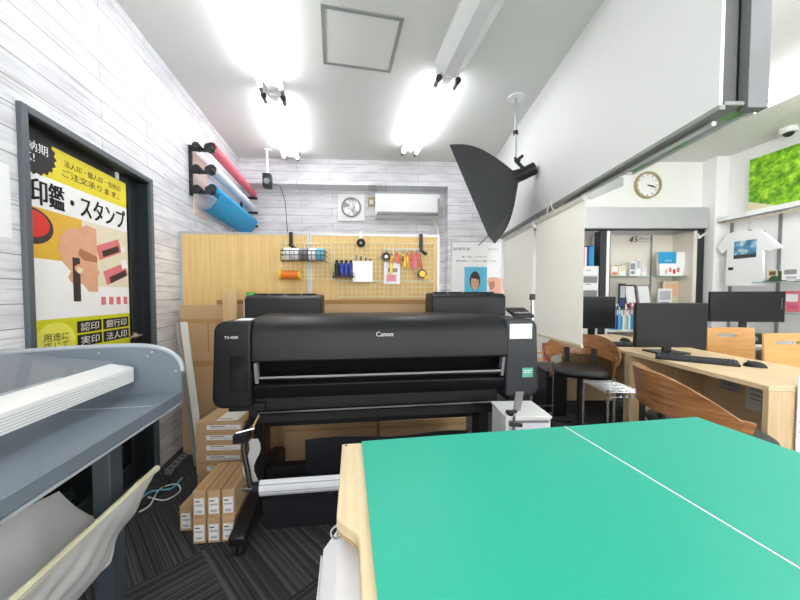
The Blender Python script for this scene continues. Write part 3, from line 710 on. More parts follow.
# cardboard sheets leaning on the boards, plank, green tape
BC = Frame(-1.64, 2.43, 4.2)
ca = BC.py_(181, 305, -.1).z
m = MB(); m.box(.05, .72, -.10, -.09, 0, ca, 'cardboard'); m.box(.05, .72, -.103, -.10, ca-.13, ca-.10, 'tape_tan'); m.box(.24, .246, -.102, -.10, 0, ca-.13, 'cardboard_dark')
tag(m.build('cardboard_sheet', loc=BC.loc, rz=BC.rz), 'tall flat cardboard sheet leaning at the left end of the boards', 'cardboard', 'flattened cardboard')
cb_ = BC.py_(400, 300, -.08).z
m = MB(); m.box(.3, 1.98, -.085, -.06, 0, cb_, 'cardboard'); m.box(.3, 1.98, -.087, -.06, cb_-.03, cb_+.001, 'cardboard_dark')
tag(m.build('cardboard_sheet', loc=BC.loc, rz=BC.rz), 'long flat cardboard sheet leaning behind the printer', 'cardboard', 'flattened cardboard')
m = MB(); m.box(.09, .46, -.135, -.108, .0, ca-.34, 'cardboard'); m.box(.09, .46, -.137, -.135, ca-.44, ca-.40, 'tape_tan')
tag(m.build('cardboard_sheet', loc=BC.loc, rz=BC.rz), 'shorter folded carton in front of the tall cardboard sheet', 'cardboard', 'flattened cardboard')
a = at(222, 289, 2.2); b_ = at(236, 289, 2.2)
tag(MB().box(a.x, b_.x-.005, 2.2, 2.225, 0, a.z, 'plank_wood').build('wood_plank', bev=.004), 'upright pale wooden plank behind the left end of the printer', 'plank')
a = at(240, 300, 2.25); b_ = at(254, 292, 2.25)
m = MB(); m.tube([(a.x+.05, 2.3, .0), (a.x+.05, 2.3, a.z)], .045, 'paper_white', 16); m.tube([(a.x+.05, 2.3, a.z), (a.x+.05, 2.3, b_.z)], .03, 'green', 16)
tag(m.build('paper_tube', ), 'white paper tube with a bright green cap beside the wooden plank', 'tube')
# white panels leaning by the door side
for k, (pa, pb, Yd, mt, lab) in enumerate(((182, 190, 2.0, 'white', 'white board leaning on the cardboard, nearest the machine'), (177, 182, 2.15, 'alu', 'narrow grey metal strip leaning beside the white board'))):
    a = at(pa-2, 322, Yd+.1); b_ = at(pb-4, 322, Yd+.1); a2 = onz(200+(pa-182), 470-8*k, .0) if 0 else at(200+(pa-182)*1.2, 470, Yd); w = .04 if k == 0 else .02
    a2.z = .0
    m = MB(); m.prism([a2, a2+Vector((w, 0, 0)), a+Vector((w, 0, 0)), a], (0, 0, 0), (0, .012, 0), mt)
    tag(m.build('leaning_board'), lab, 'board', 'thin boards leaning on the cardboard')

# ------------------------------------------------------------------ wide-format printer
s0 = at(212, 413, 1.49); s1 = at(538.5, 404, 1.70)
PA = math.degrees(math.atan2(s1.y-s0.y, s1.x-s0.x)); PR = Frame(s0.x, s0.y, PA); PWd = math.hypot(s1.y-s0.y, s1.x-s0.x)
r = rootat('large_format_printer', 'black wide-format printer on a wheeled stand in the middle of the room', 'printer', PR.loc, PR.rz)
def pl(px, py, off=0): return PR.py_(px, py, off)
zb = pl(230, 409).z; ztop = pl(235, 321, .03).z; xL = pl(251, 350).x; xR = pl(508, 350).x
zh0 = pl(300, 361).z; zh1 = pl(380, 322, .04).z
D = .62
def ext(prof, x0, x1, mt, name, bev=.006, seg=2, par=r):
    return MB().prism([(0, y, z) for y, z in prof], (x0, 0, 0), (x1, 0, 0), mt).build(name, par, bev=bev, seg=seg)
# side modules with rounded corners
def sidemod(x0, x1, mt, name, left):
    pts = []
    R1 = .05; R2 = .05
    o = x0 if left else x1; sgn = 1 if left else -1
    for k in range(7):
        t = math.pi/2*k/6; pts.append((o+sgn*(R1-R1*math.sin(t)), 0, zb+R1-R1*math.cos(t)))   # from bottom to side
    for k in range(7):
        t = math.pi/2*k/6; pts.append((o+sgn*(.012+R2-R2*math.cos(t)), 0, ztop-R2+R2*math.sin(t)))
    i = x1 if left else x0
    pts += [(i, 0, ztop), (i, 0, zb)]
    if not left: pts = pts[::-1]
    return MB().prism(pts, (0, .0, 0), (0, D, 0), mt).build(name, r, bev=.012, seg=3)
sidemod(0, xL, 'printer_black', 'left_housing', True); sidemod(xR-.01, PWd, 'printer_side', 'right_housing', False)
# hood (front cover) : curved
hp_ = [(-.012, zh0), (-.012, zh0+.01), (-.004, zh1-.05), (.012, zh1-.012), (.04, zh1+.012), (.10, zh1+.03), (.30, zh1+.035), (.34, zh1+.02), (.34, zh0)]
ext(hp_, xL+.002, xR+.0, 'printer_hood', 'front_cover', .008, 3)
MB().prism([(0, y, z) for y, z in ((.34, zh1-.1), (.34, zh1+.03), (.6, zh1+.015), (D, zh1-.02), (D, zb+.1), (.34, zb+.1))], (xL, 0, 0), (xR, 0, 0), 'printer_black').build('rear_housing', r, bev=.01)
zs = pl(300, 372).z
ext([(.09, zh0), (.34, zh0), (.34, zb+.12), (.13, zb+.12)], xL, xR, 'printer_deep', 'paper_slot', 0)
zr = pl(300, 379).z
MB().tube([(xL+.03, .03, zr), (xR-.02, .03, zr)], .017, 'printer_gloss', 14).build('output_roller', r)
MB().box(xL+.03, xR-.02, .012, .02, zr+.004, zr+.012, 'alu_grey').build('guide_strip', r)
ext([(.02, zr-.03), (.09, zr-.01), (.34, zb+.13), (.34, zb-.0), (.10, zb-.01), (.03, zb+.05), (.012, zb+.10)], xL, xR, 'printer_black', 'lower_cover', .01, 3)
for xx in (xL+.012, xR-.03): MB().prism([(xx, -.005, zh0-.005), (xx, .03, zh0-.005), (xx, .05, zr-.02), (xx, .015, zr-.02)], (0, 0, 0), (.014, 0, 0), 'grey').build('cover_arm', r)
# window door on left module
a = pl(230, 356); b_ = pl(247, 391); MB().box(a.x, b_.x, -.006, .0, b_.z, a.z, 'printer_gloss').build('ink_door', r, bev=.002)
a = pl(224.5, 339); b_ = pl(238, 336)
MB().text('TX-4000', (a.x, -.0005, a.z), (1, 0, 0), (0, 0, 1), b_.x-a.x, .0125, 'label_white').build('lettering', r, smooth=False)
a = pl(376, 336.5, -.012); b_ = pl(393, 331.5, -.012); m = MB()
for dx in (0, .0008): m.text('Canon', (a.x+dx, -.0115, a.z), (1, 0, 0), (0, 0, 1), b_.x-a.x, b_.z-a.z, 'label_white', .001)
m.build('logo', r, smooth=False)
# ledge under modules, feet
MB().box(.06, xL+.05, .03, .4, zb-.025, zb+.01, 'printer_deep').build('base_tray', r, bev=.004)
MB().box(xR+.02, PWd-.06, .03, .4, zb-.03, zb+.01, 'printer_deep').build('base_tray', r, bev=.004)
# top boxes (ink tank covers)
for (pa, pb, oy) in ((244, 321, .40), (432, 506, .40)):
    a = pl(pa, 297, oy); b_ = pl(pb, 297, oy); top = pl((pa+pb)/2, 295.5, oy).z+(.012 if pa > 400 else 0)
    m = MB(); m.prism([(0, oy, ztop-.01), (0, oy, top-.02), (0, oy+.03, top), (0, oy+.2, top+.005), (0, oy+.21, ztop-.01)], (a.x, 0, 0), (b_.x, 0, 0), 'printer_hood')
    o = m.build('tank_cover', r, bev=.008)
    m = MB()
    for k in range(4): x = a.x+.03+(b_.x-a.x-.06)*(k+.1)/4; m.box(x, x+.07, oy+.05, oy+.16, top+.003, top+.012, 'printer_black')
    m.build('cap', o, bev=.003)
    MB().box(a.x+.04, b_.x-.05, oy-.004, oy, ztop+.012, ztop+.03, 'printer_deep').build('slot', o)
a = pl(237, 316, .06); MB().prism([(a.x, .03, ztop+.002), (a.x+.07, .03, ztop+.002), (a.x+.07, .11, ztop+.006), (a.x, .11, ztop+.006)], (0, 0, 0), (0, 0, .001), 'label_white').build('top_label', r)
# control panel on the right
a = pl(512, 322, .06); m = MB(); m.prism([(a.x, .03, ztop), (a.x+.11, .03, ztop), (a.x+.11, .14, ztop+.035), (a.x, .14, ztop+.035)], (0, 0, 0), (0, 0, .018), 'printer_black'); m.build('control_panel', r, bev=.004)
m = MB()
for k in range(5): m.box(a.x+.012+k*.019, a.x+.026+k*.019, .05, .065, ztop+.024, ztop+.032, 'grey')
m.build('button', r)
# stand
def foot(xf, nm):
    m = MB(); m.prism([(xf-.035, -.14, .055), (xf-.035, -.14, .10), (xf-.035, .25, .15), (xf-.035, .64, .14), (xf-.035, .64, .07)], (0, 0, 0), (.07, 0, 0), 'black'); f_ = m.build('foot', r, bev=.008)
    for y in (-.1, .6):
        m = MB(); m.tube([(xf-.022, y, .031), (xf-.004, y, .031)], .031, 'rubber', 18); m.tube([(xf+.004, y, .031), (xf+.022, y, .031)], .031, 'rubber', 18); m.box(xf-.026, xf+.026, y-.018, y+.03, .045, .06, 'black'); m.build('caster', f_)
    MB().box(xf-.03, xf+.03, .20, .32, .14, zb-.02, 'printer_black').build('column', r, bev=.006)
xf = pl(238, 525, -.1).x; foot(xf+.005, 'l'); foot(PWd-.22, 'r')
MB().box(xf, PWd-.22, .23, .29, .15, .21, 'printer_deep').build('crossbar', r, bev=.004)
MB().box(xf, PWd-.2, .06, .12, zb-.10, zb+.03, 'printer_deep').build('upper_crossbar', r, bev=.004)
MB().box(xf, PWd-.2, .42, .44, .36, zb+.05, 'printer_deep').build('back_plate', r)
MB().tube([(xL+.02, .04, zb-.04), (xR-.05, .04, zb-.035)], .01, 'printer_gloss', 8).build('stand_rail', r)
# basket: grey wrapped bar + black cloth
zq = pl(300, 485, -.06)
xa = pl(260, 485, -.06).x; m = MB()
def fn(u, v):
    t = 2*math.pi*v; return (xa+(xR-xa-.0)*u, -.06+.022*math.cos(t), zq.z+.036*math.sin(t)+.0015*math.sin(60*v))
MB().grid(fn, 8, 20, 'paper_white').build('basket_roll', r)
m = MB()
for k in range(4): z = zq.z-.024+k*.015; m.tube([(xa, -.081+abs(k-1.5)*.0035, z), (xR-.01, -.081+abs(k-1.5)*.0035, z)], .0024, 'alu_grey', 6)
m.build('basket_seam', r)
MB().tube([(xa-.075, -.06, zq.z), (xa, -.06, zq.z)], .012, 'chrome', 10).tube([(xa-.03, -.06, zq.z), (xa, -.06, zq.z)], .026, 'rubber', 12).build('rod_end', r)
def fn(u, v): return (xa+.0+(xR-xa-.02)*u, -.04+.26*v, zq.z-.02-.38*math.sin(math.pi*(.04+v*.62))+.006*math.sin(u*40)*v)
MB().grid(fn, 24, 14, 'black_cloth', .003).build('basket_cloth', r)
def fn(u, v): return (xa+.16+(xR-xa-.3)*u, .21+.02*math.sin(u*9), .36-.2*v)
MB().grid(fn, 10, 4, 'black_cloth', .003).build('rear_cloth', r)
bh = pl(243, 437, -.02); m = MB()
m.tube([(xa-.05, .15, zb-.03), (bh.x, -.0, bh.z+.02), (bh.x+.005, -.03, bh.z-.06), (xa-.04, -.06, zq.z)], .012, 'black', 8); m.box(bh.x-.035, bh.x+.03, -.05, .01, bh.z-.018, bh.z+.018, 'black'); m.tube([(bh.x-.03, -.02, bh.z+.02), (bh.x+.045, .0, bh.z+.03)], .006, 'chrome', 8)
m.tube([(bh.x+.02, 0, bh.z), (bh.x+.07, .08, bh.z+.12)], .005, 'tape_tan', 6)
m.build('basket_arm', r)
MB().grid(lambda u, v: (bh.x+.01+.05*v+.015*math.sin(u*7), .0-.03*u, bh.z-.02-.19*u), 8, 3, 'film').build('film_scrap', r)
# things on the printer
a = pl(510, 324, -.004); b_ = pl(532, 338.5, -.004)
tag(MB().box(a.x, b_.x, -.0035, -.0015, b_.z, a.z, 'label_white').build('paper_note', loc=PR.loc, rz=PR.rz), 'blank white paper taped on the right end of the printer', 'paper')
a = pl(522.5, 368, -.004); b_ = pl(533, 377, -.004)
m = MB().box(a.x, b_.x, -.0035, -.0015, b_.z, a.z, 'teal_label'); m.box(a.x+.006, b_.x-.006, -.004, -.0035, a.z-.016, a.z-.012, 'paper_white'); m.box(a.x+.006, b_.x-.012, -.004, -.0035, a.z-.026, a.z-.022, 'paper_white')
tag(m.build('green_label', loc=PR.loc, rz=PR.rz), 'small green label on the right end of the printer', 'label')

# long cartons on the floor behind the printer
for k, (x0, x1, z0, z1) in enumerate(((.18, .80, 0, .27), (.82, 1.45, 0, .26))):
    m = MB(); m.box(x0, x1, .66, .76, z0+.0, z1, 'cardboard'); m.box(x0, x1, .658, .66, z1-.05, z1-.03, 'tape_tan')
    tag(m.build('long_carton', loc=PR.loc, rz=PR.rz, bev=.002), ('large carton on the floor behind the left of the printer', 'large carton on the floor behind the right of the printer', 'long carton on top, behind the left of the printer', 'long carton on top, behind the right of the printer')[k], 'box', 'cartons behind the printer')

# ------------------------------------------------------------------ cartons by the printer
def carton(w, dpt, h, label, loc, rz=0, side=False, group=None):
    r = rootat('carton', label, 'box', loc, rz, group)
    m = MB(); m.box(0, w, 0, dpt, 0, h, 'cardboard'); m.build('box_body', r, bev=.002)
    m = MB()
    if side: m.box(w*.12, w*.88, -.001, 0, h*.10, h*.72, 'label_white'); m.box(w*.2, w*.55, -.0015, -.001, h*.58, h*.62, 'ink_text'); m.box(w*.2, w*.8, -.0015, -.001, h*.42, h*.49, 'label_grey'); m.box(w*.25, w*.75, -.0015, -.001, h*.16, h*.26, 'label_grey')
    else: m.box(w*.22, w*.93, -.001, 0, h*.3, h*.75, 'label_white'); m.box(w*.3, w*.85, -.0015, -.001, h*.42, h*.5, 'label_grey'); m.box(w*.3, w*.6, -.0015, -.001, h*.6, h*.66, 'ink_text')
    m.build('label', r)
    MB().box(w/2-.012, w/2+.012, .0, dpt, h, h+.0006, 'tape_tan').build('tape', r)
    return r
yb = 1.84; a = at(196, 430, yb); b_ = at(243, 430, yb); hz = .068; wz = b_.x-a.x
ztp = at(215, 423, yb).z; nst = 7; hz = ztp/nst
pos = ('topmost', 'second from top', 'third from top', 'fourth from top', 'fifth from top', 'second from floor', 'lowest')
first = carton(wz, .30, hz, 'wide flat carton, topmost of the stack by the printer', (a.x, yb, ztp-hz), .06, False, 'stack of wide flat cartons')
for k in range(1, nst): dup(first, (a.x+random.uniform(-.006, .006), yb+random.uniform(-.004, .006), ztp-hz*(k+1)), .06+random.uniform(-.02, .02), f'wide flat carton, {pos[k]} of the stack by the printer')
tag(MB().box(0, .12, 0, .16, 0, .0008, 'label_white').box(.01, .08, .02, .03, .0008, .0012, 'grey_text').build('delivery_slip', loc=(a.x+.1, yb+.03, ztp+.0008), rz=.06), 'white slip lying on the top wide carton', 'paper')
cw, chh, cdp = .0565, .122, .26
f0 = onz(193, 544, 0); 
first = carton(cw, cdp, chh, 'narrow upright carton, left of the bottom row', (f0.x, f0.y, 0), .1, True, 'narrow cartons on the floor')
dxs = (0, cw+.007, 2*cw+.014)
for rr in range(2):
    for k in range(3):
        if rr == 0 and k == 0: continue
        dup(first, (f0.x+dxs[k]-.0*rr, f0.y+dxs[k]*.1-(.0 if rr == 0 else -.004), rr*(chh+.001)), .1+.01*(k-1), f'narrow upright carton, {("left", "middle", "right")[k]} of the {("bottom", "upper")[rr]} row')
f1 = onz(180, 531, 0); dup(first, (f1.x, f1.y, 0), .06, 'narrow carton standing alone left of the two rows')

# ------------------------------------------------------------------ cutting table with green mats
TH_ = .72
def tz(px, py, z=TH_): return onz(px, py, z)
c0 = tz(342, 444); c1 = tz(712, 417); c2 = tz(800, 463)
TA = math.degrees(math.atan2(c1.y-c0.y, c1.x-c0.x)); TF = Frame(c0.x, c0.y, TA)
def tl(px, py, z=TH_): return TF.lo(onz(px, py, z))
e = tl(338, 522); e2 = tl(360, 548); e3 = tl(366, 600)
rt = tl(712, 417); rt2 = tl(800, 463)
xr = (rt.x+rt2.x)/2
yn = -1.05
wing = 1.0
out = [(0, 0), (-.006, e.y+.02)]
for k in range(1, 9):
    t = k/8; out.append((-.006+(e3.x+.0)*(3*t*t-2*t*t*t), e.y+.02-(.065)*t))
out += [(e3.x-.006, yn), (xr, yn), (xr, 0)]
r = rootat('cutting_table', 'pale wooden work table under the green cutting mats', 'table', TF.loc, TF.rz)
MB().prism([(x, y, 0) for x, y in out][::-1], (0, 0, TH_-.026), (0, 0, TH_), 'maple_x').build('tabletop', r, bev=.003)
MB().prism([(x+(.0), y, 0) for x, y in out][::-1], (0, 0, TH_-.030), (0, 0, TH_-.0265), 'maple_edge').build('underside', r)
for (x, y) in ((.16, -.12), (xr-.1, -.1), (.2, yn+.1), (xr-.1, yn+.1)): MB().box(x-.022, x+.022, y-.022, y+.022, 0, TH_-.03, 'alu').build('leg', r, bev=.003)
MB().box(.16, xr-.1, -.14, -.12, TH_-.1, TH_-.031, 'alu').build('apron', r)
MB().tube([(.012, -.012, TH_), (.012, -.012, TH_+.001)], .004, 'ink_text', 8).build('screw', r)
g0 = tl(362, 441).x; gj = tl(568, 428).x
gj2 = tl(800, 578).x; gj = (gj+gj2)/2
def gm(x0, x1, lab):
    m = MB(); m.box(x0, x1, yn+.01, -.004, TH_+.0005, TH_+.006, 'mat_green'); o = m.build('cutting_mat', loc=TF.loc, rz=TF.rz)
    tag(o, lab, 'mat', 'green cutting mats')
    return o
ga = tl(364, 441).x; gb = tl(372, 600).x
gm((ga+gb)/2, gj-.002, 'large green cutting mat on the left of the wooden table')
gm(gj+.007, xr-.006, 'green cutting mat on the right of the wooden table, nearer the desks')
tag(MB().box(gj-.0005, gj+.003, yn+.01, -.004, TH_+.0005, TH_+.0070, 'label_white').build('joint_strip', loc=TF.loc, rz=TF.rz), 'thin cream strip between the two green mats', 'strip')
# white box under the table's left side, with a chrome ring
a = tl(334, 560, .6); 
r = rootat('white_box', 'white folded box hanging under the left edge of the table', 'box', TF.wo((-.035, -.40, 0)), TF.rz)
zt_ = .66
MB().prism([(.0, 0, .25), (.0, 0, zt_-.04), (.03, 0, zt_), (.15, 0, zt_-.005), (.15, 0, .25)], (0, -.3, 0), (0, .14, 0), 'label_white').build('body', r, bev=.003)
MB().prism([(-.004, -.3, zt_-.045), (-.004, .135, zt_-.05), (.02, .12, zt_-.1), (.02, -.3, zt_-.13)], (-.001, 0, 0), (.0, 0, 0), 'paper_white').build('flap', r)
m = MB(); m.ring((.03, .11, zt_+.012), (0, 1, 0), .012, .015, .004, 'chrome', 16); m.tube([(.03, .112, zt_+.012), (.03, .112, zt_)], .002, 'chrome', 6); m.build('ring', r)

# ------------------------------------------------------------------ small white cart by the printer
r = rootat('white_cart', 'small white cabinet in front of the printer, with a paper top', 'cabinet', (.47, 1.42, 0), .03)
zc = at(515, 410, 1.5).z
MB().box(0, .20, 0, .20, .05, zc-.012, 'white').build('cabinet_body', r, bev=.004)
MB().box(-.004, .205, -.005, .21, zc-.012, zc, 'white_gloss').build('top', r, bev=.003)
MB().box(.01, .19, -.004, 0, zc-.09, zc-.03, 'paper_white').build('drawer', r, bev=.002)
MB().box(.01, .19, -.006, -.002, zc-.028, zc-.018, 'grey').build('handle', r)
for x in (.02, .18):
    for y in (.02, .18): MB().tube([(x-.008, y, .025), (x+.008, y, .025)], .025, 'rubber', 12).build('caster', r)
m = MB(); q = .0
m.box(.035, .055, .0, .05, zc, zc+.012, 'black'); m.tube([(.03, .01, zc+.012), (.075, .03, zc+.012)], .009, 'black', 8); m.tube([(.05, -.014, zc-.07), (.05, -.014, zc+.01)], .006, 'chrome', 8); m.tube([(.03, -.014, zc-.03), (.085, -.014, zc-.035)], .009, 'black', 8)
tag(m.build('desk_clamp', loc=(.45, 1.42, 0), rz=.03), 'black screw clamp on the front edge of the white cabinet', 'clamp')
m = MB(); m.grid(lambda u, v: (.06+.035*v+.01*u, .03-.01*u, zc+.014+.09*u), 4, 2, 'alu_grey', .004)
tag(m.build('metal_bracket', loc=(.45, 1.42, 0), rz=.03), 'grey upright metal strip held by the clamp on the white cabinet', 'bracket')

# ------------------------------------------------------------------ grey machine (laminating table) along the left wall
MZ = 1.15-.37
fr1 = onz(181, 392, MZ); fr0 = onz(0, 506, MZ)
ML = Frame(fr1.x, fr1.y, math.degrees(math.atan2(-(fr0.x-fr1.x)*-1, 1)) if 0 else math.degrees(math.atan(.172)))
WD = .56          # depth towards the wall
r = rootat('laminating_machine', 'large slate grey laminating table with curved end plate by the left wall', 'machine', (fr1.x, fr1.y, 0), ML.rz)
LN = 1.6
# tray
m = MB(); m.box(-WD, 0, -LN, 0, MZ-.012, MZ, 'machine_grey'); m.box(-.012, .004, -LN, 0, MZ-.035, MZ+.002, 'machine_grey'); m.build('tray', r, bev=.003)
MB().box(-.02, .0055, -LN, .002, MZ-.043, MZ-.036, 'machine_rim').build('lip', r)
# end plate, curved top
def mlp(px, py): return ML.py_(px, py, .0)
hgt = ML.py_(150, 345.5, .0).z
pts = [(-WD-.06, 0, MZ-.03), (.0, 0, MZ-.03), (.004, 0, MZ+.08)]
for k in range(1, 11):
    t = k/10; pts.append((.004-.17*t**1.7, 0, MZ+.08+(hgt-MZ-.08)*math.sin(math.pi/2*t**.8)))
for k in range(1, 7): pts.append((-.17-.45*k/6, 0, hgt-.02*(k/6)**2))
MB().prism(pts[::-1], (0, 0, 0), (0, .014, 0), 'machine_grey').build('end_plate', r)
rim = pts[2:]
m = MB(); m.tube([(x, .007, z) for x, _, z in rim], .009, 'machine_rim', 8); m.build('rim', r)
m = MB()
for (px_2, py_2) in ((99, 353), (148, 356), (176, 371), (152, 352)): q = mlp(px_2, py_2); m.tube([(q.x, -.003, q.z), (q.x, .002, q.z)], .004, 'machine_rim', 8)
m.build('screw', r)
# white cover rail
b1 = ML.px_(134, 366, -.14); bt = b1.z; bb = ML.px_(131, 383, -.14).z
MB().prism([(-.14, 0, bb), (-.14, 0, bt-.004), (-.16, 0, bt+.002), (-.215, 0, bt+.012), (-.22, 0, bb+.012)], (0, -LN, 0), (0, b1.y, 0), 'white_gloss').build('cover_rail', r, bev=.003)
m = MB()
for k in range(5): z = bb+.008+(bt-bb-.02)*k/5; m.box(-.1412, -.14, -LN, b1.y-.004, z, z+.0015, 'alu_grey')
m.build('rail_groove', r)
# transparent cover from rail up to the back rim
zk = hgt-.01
MB().prism([(-.218, 0, bt+.010), (-.60, 0, zk), (-.60, 0, zk+.004), (-.216, 0, bt+.014)], (0, -LN, 0), (0, -.01, 0), 'acrylic').build('clear_cover', r)
MB().box(-.63, -.595, -LN, -.002, MZ, zk+.006, 'machine_rim').build('back_panel', r, bev=.003)
# silver feed line and roller in the tray
MB().box(-.30, -.02, -.16, -.155, MZ, MZ+.0012, 'alu').build('feed_mark', r)
MB().tube([(-.36, -LN, MZ+.05), (-.36, -.05, MZ+.05)], .035, 'machine_rim', 16).build('roller', r)
# legs and shelf
for y in (-.20, -1.4):
    m = MB(); m.box(-.15, -.10, y-.03, y+.03, .06, MZ-.012, 'machine_post'); m.box(-.45, -.40, y-.03, y+.03, .06, MZ-.012, 'machine_post'); m.box(-.5, -.05, y-.03, y+.03, .03, .08, 'machine_post'); l_ = m.build('leg_frame', r, bev=.004)
    MB().tube([(-.12, y, .0), (-.12, y, .03)], .02, 'rubber', 10).tube([(-.43, y, .0), (-.43, y, .03)], .02, 'rubber', 10).build('levelling_foot', l_)
MB().box(-.46, -.42, -1.4, -.3, .25, .30, 'machine_post').build('stretcher', r)
# drooping film over lower rod
rp0 = at(157, 468, fr1.y-.12); 
q0 = ML.lo(rp0)
MB().tube([(q0.x, -1.3, q0.z-.0), (q0.x, q0.y, q0.z)], .010, 'mat_edge', 10).build('film_rod', r)
def fn(u, v):
    y = -1.3+(q0.y+1.27)*u
    return (q0.x+.012-.07*v+.022*math.sin(9*u+3*v)*v+.012*math.sin(31*u-9*v)*v+.007*math.sin(70*u+11*v)*v, y-.05*v+.012*math.sin(30*u)*v, q0.z+.008-v*(.20+.05*math.sin(2+u*5)+.03*math.sin(17*u)+.12*(1-u)))
MB().grid(fn, 120, 14, 'film', .0012).build('film_sheet', r)
def fn(u, v): return (q0.x+.002-.22*v, -1.2+(q0.y+1.1)*u, q0.z+.006+.0*v-.11*math.sin(math.pi*v)+.012*math.sin(14*u+2*v)+.008*math.sin(38*u-7*v)*math.sin(3*v))
MB().grid(fn, 90, 14, 'film', .0012).build('film_sling', r)

# cables and power strip on the floor by the left wall
pts = [onz(x, y, .012) for x, y in ((128, 520), (140, 500), (150, 492), (160, 490), (172, 488), (182, 478))]
def smooth(pts, n=6):
    out = []
    for i in range(len(pts)-1):
        p0 = pts[max(i-1, 0)]; p1 = pts[i]; p2 = pts[i+1]; p3 = pts[min(i+2, len(pts)-1)]
        for k in range(n):
            t = k/n; out.append(.5*((2*p1)+(-p0+p2)*t+(2*p0-5*p1+4*p2-p3)*t*t+(-p0+3*p1-3*p2+p3)*t*t*t))
    return out+[pts[-1]]
tag(MB().tube(smooth(pts), .005, 'light_blue', 6).build('network_cable'), 'blue cable curling on the carpet by the left wall', 'cable')
pts = [onz(x, y, .010) for x, y in ((148, 497), (165, 500), (180, 491), (176, 484), (160, 489), (150, 505), (139, 512))]
tag(MB().tube(smooth(pts), .004, 'white', 6).build('white_cable'), 'white cable looped on the carpet beside the blue cable', 'cable')
pts = [onz(x, y, .010) for x, y in ((188, 455), (180, 462), (170, 480), (150, 500), (132, 512))]
tag(MB().tube(smooth(pts), .004, 'black', 6).build('black_cable'), 'black cable running along the foot of the left wall', 'cable')
a = onz(177, 466, .0); m = MB(); m.box(-.022, .022, -.11, .11, 0, .03, 'grey')
for k in range(4): m.box(-.010, .010, -.095+k*.052, -.07+k*.052, .03, .031, 'ink_text')
tag(m.build('power_strip', loc=(a.x, a.y, 0), rz=LW.rz, bev=.004), 'grey power strip on the carpet by the left wall', 'power strip')

# ------------------------------------------------------------------ hanging roller screens
def roller_screen(pxn, pyn, pxf, pyf, label, dx=.0):
    X = 1.165+dx
    y0 = X/((pxn-400)/F)*1.0; y1 = X/((pxf-400)/F); z0 = (at(pxn, pyn, y0).z+at(pxf, pyf, y1).z)/2
    r = rootat('roller_screen', label, 'screen', (X, y0, z0), 0, 'white roller screens')
    L = y1-y0; H_ = bz-.022-z0
    MB().box(-.001, .001, .0, L, .01, H_-.02, 'screen_cloth').build('cloth', r)
    MB().box(-.006, .006, -.004, L+.004, -.006, .012, 'mat_edge').build('bottom_bar', r, bev=.002)
    MB().tube([(0, 0, H_-.02), (0, L, H_-.02)], .018, 'screen_cloth', 12).build('roller', r)
    m = MB()
    for yy in (.05, L-.05): m.box(-.01, .01, yy-.01, yy+.01, H_-.005, H_+.011, 'alu')
    m.build('bracket', r)
    return r, y0, y1
_, sy0, sy1 = roller_screen(583, 352, 535.5, 330, 'near white roller screen hanging from the partition')
roller_screen(532.5, 324, 504, 318, 'far white roller screen hanging from the partition, behind the softbox')
o = MB().tube([(BX0-.01, sy0+.33, bz+.05), (BX0-.012, sy0+.30, bz-.03), (BX0+.0, sy0+.28, bz-.06)], .004, 'white', 6).tube([(BX0-.01, sy0+.33, bz+.05), (BX0-.012, sy0+.38, bz-.03), (BX0+.0, sy0+.4, bz-.07)], .004, 'white', 6).build('screen_hook')
tag(o, 'white cord loop at the top of the near roller screen', 'cord')
# tall slim stand seen between screens and printer
a = at(532.5, 290, 2.0); m = MB(); m.tube([(a.x, 2.0, .0), (a.x, 2.0, at(532, 296, 2.0).z)], .009, 'chrome', 10); m.box(a.x-.012, a.x+.012, 1.985, 2.015, at(532, 300, 2.0).z, at(532, 294, 2.0).z, 'black'); m.box(a.x-.1, a.x+.1, 1.9, 2.1, 0, .012, 'alu_grey')
tag(m.build('slim_stand'), 'slim chrome post on a flat base beside the near roller screen', 'stand')
# shelf items seen between the screens
a = at(534, 250, 3.2)

# ------------------------------------------------------------------ office back wall: valance, showcase
r = rootat('shutter_box', 'long silver shutter box above the display recess', 'shutter box', (pe.x, YR-.1, vz0))
MB().box(0, 3.64-pe.x, 0, .1, 0, vz1-vz0, 'valance_silver').build('casing', r, bev=.004)
MB().box(0, 3.64-pe.x, .02, .09, -.012, 0, 'frame_dark').build('slot', r)
a = at(586, 205, 2.9); b_ = at(619, 178, 2.9)
m = MB(); q0_ = at(588, 199, 2.6); q1_ = at(618, 185, 3.0)
# grey channel end under the partition
m.prism([at(586, 199, 2.72), at(618, 186, 3.02), at(618, 177, 3.02), at(586, 189, 2.72)], (0, 0, 0), (.05, .0, 0), 'alu_grey')
tag(m.build('door_closer_rail'), 'short grey metal channel under the far end of the partition', 'channel')

def dz_(py, Yd): return at(650, py, Yd).z
YF = YR-.04; YB = YR+.335
def xw(px, Yd=YF): return (px-400)/F*Yd
r = rootat('display_case', 'built-in display recess with glass shelves and dark posts under the shutter box', 'display case', (xw(599), YF, 0))
ox = xw(599); zc0 = vz0-.015
def dc(m_, nm, **k): return m_.build(nm, r, **k)
ov = Vector((-ox, -YF, 0)); T = Matrix.Translation(ov)
zs0, zs1, zs2 = at(650, 276, YF+.1).z, at(650, 300+9, YF+.1).z, .75
dc(MB().box(xw(599), xw(605.5), YF, YF+.12, 0, zc0, 'frame_dark', T), 'post', bev=.002)
dc(MB().box(xw(695.5), 3.64, YF-.02, YF+.12, 0, zc0, 'frame_dark', T), 'post', bev=.002)
dc(MB().box(xw(605.5), xw(608.5), YF, YF+.3, 0, zc0, 'wall_plain', T), 'side_panel')
dc(MB().box(xw(692), xw(695.5), YF, YF+.3, 0, zc0, 'shelf_back', T), 'side_panel')
dc(MB().box(xw(608.5), xw(692), YF+.30, YF+.32, 0, zc0, 'shelf_back', T), 'back_panel')
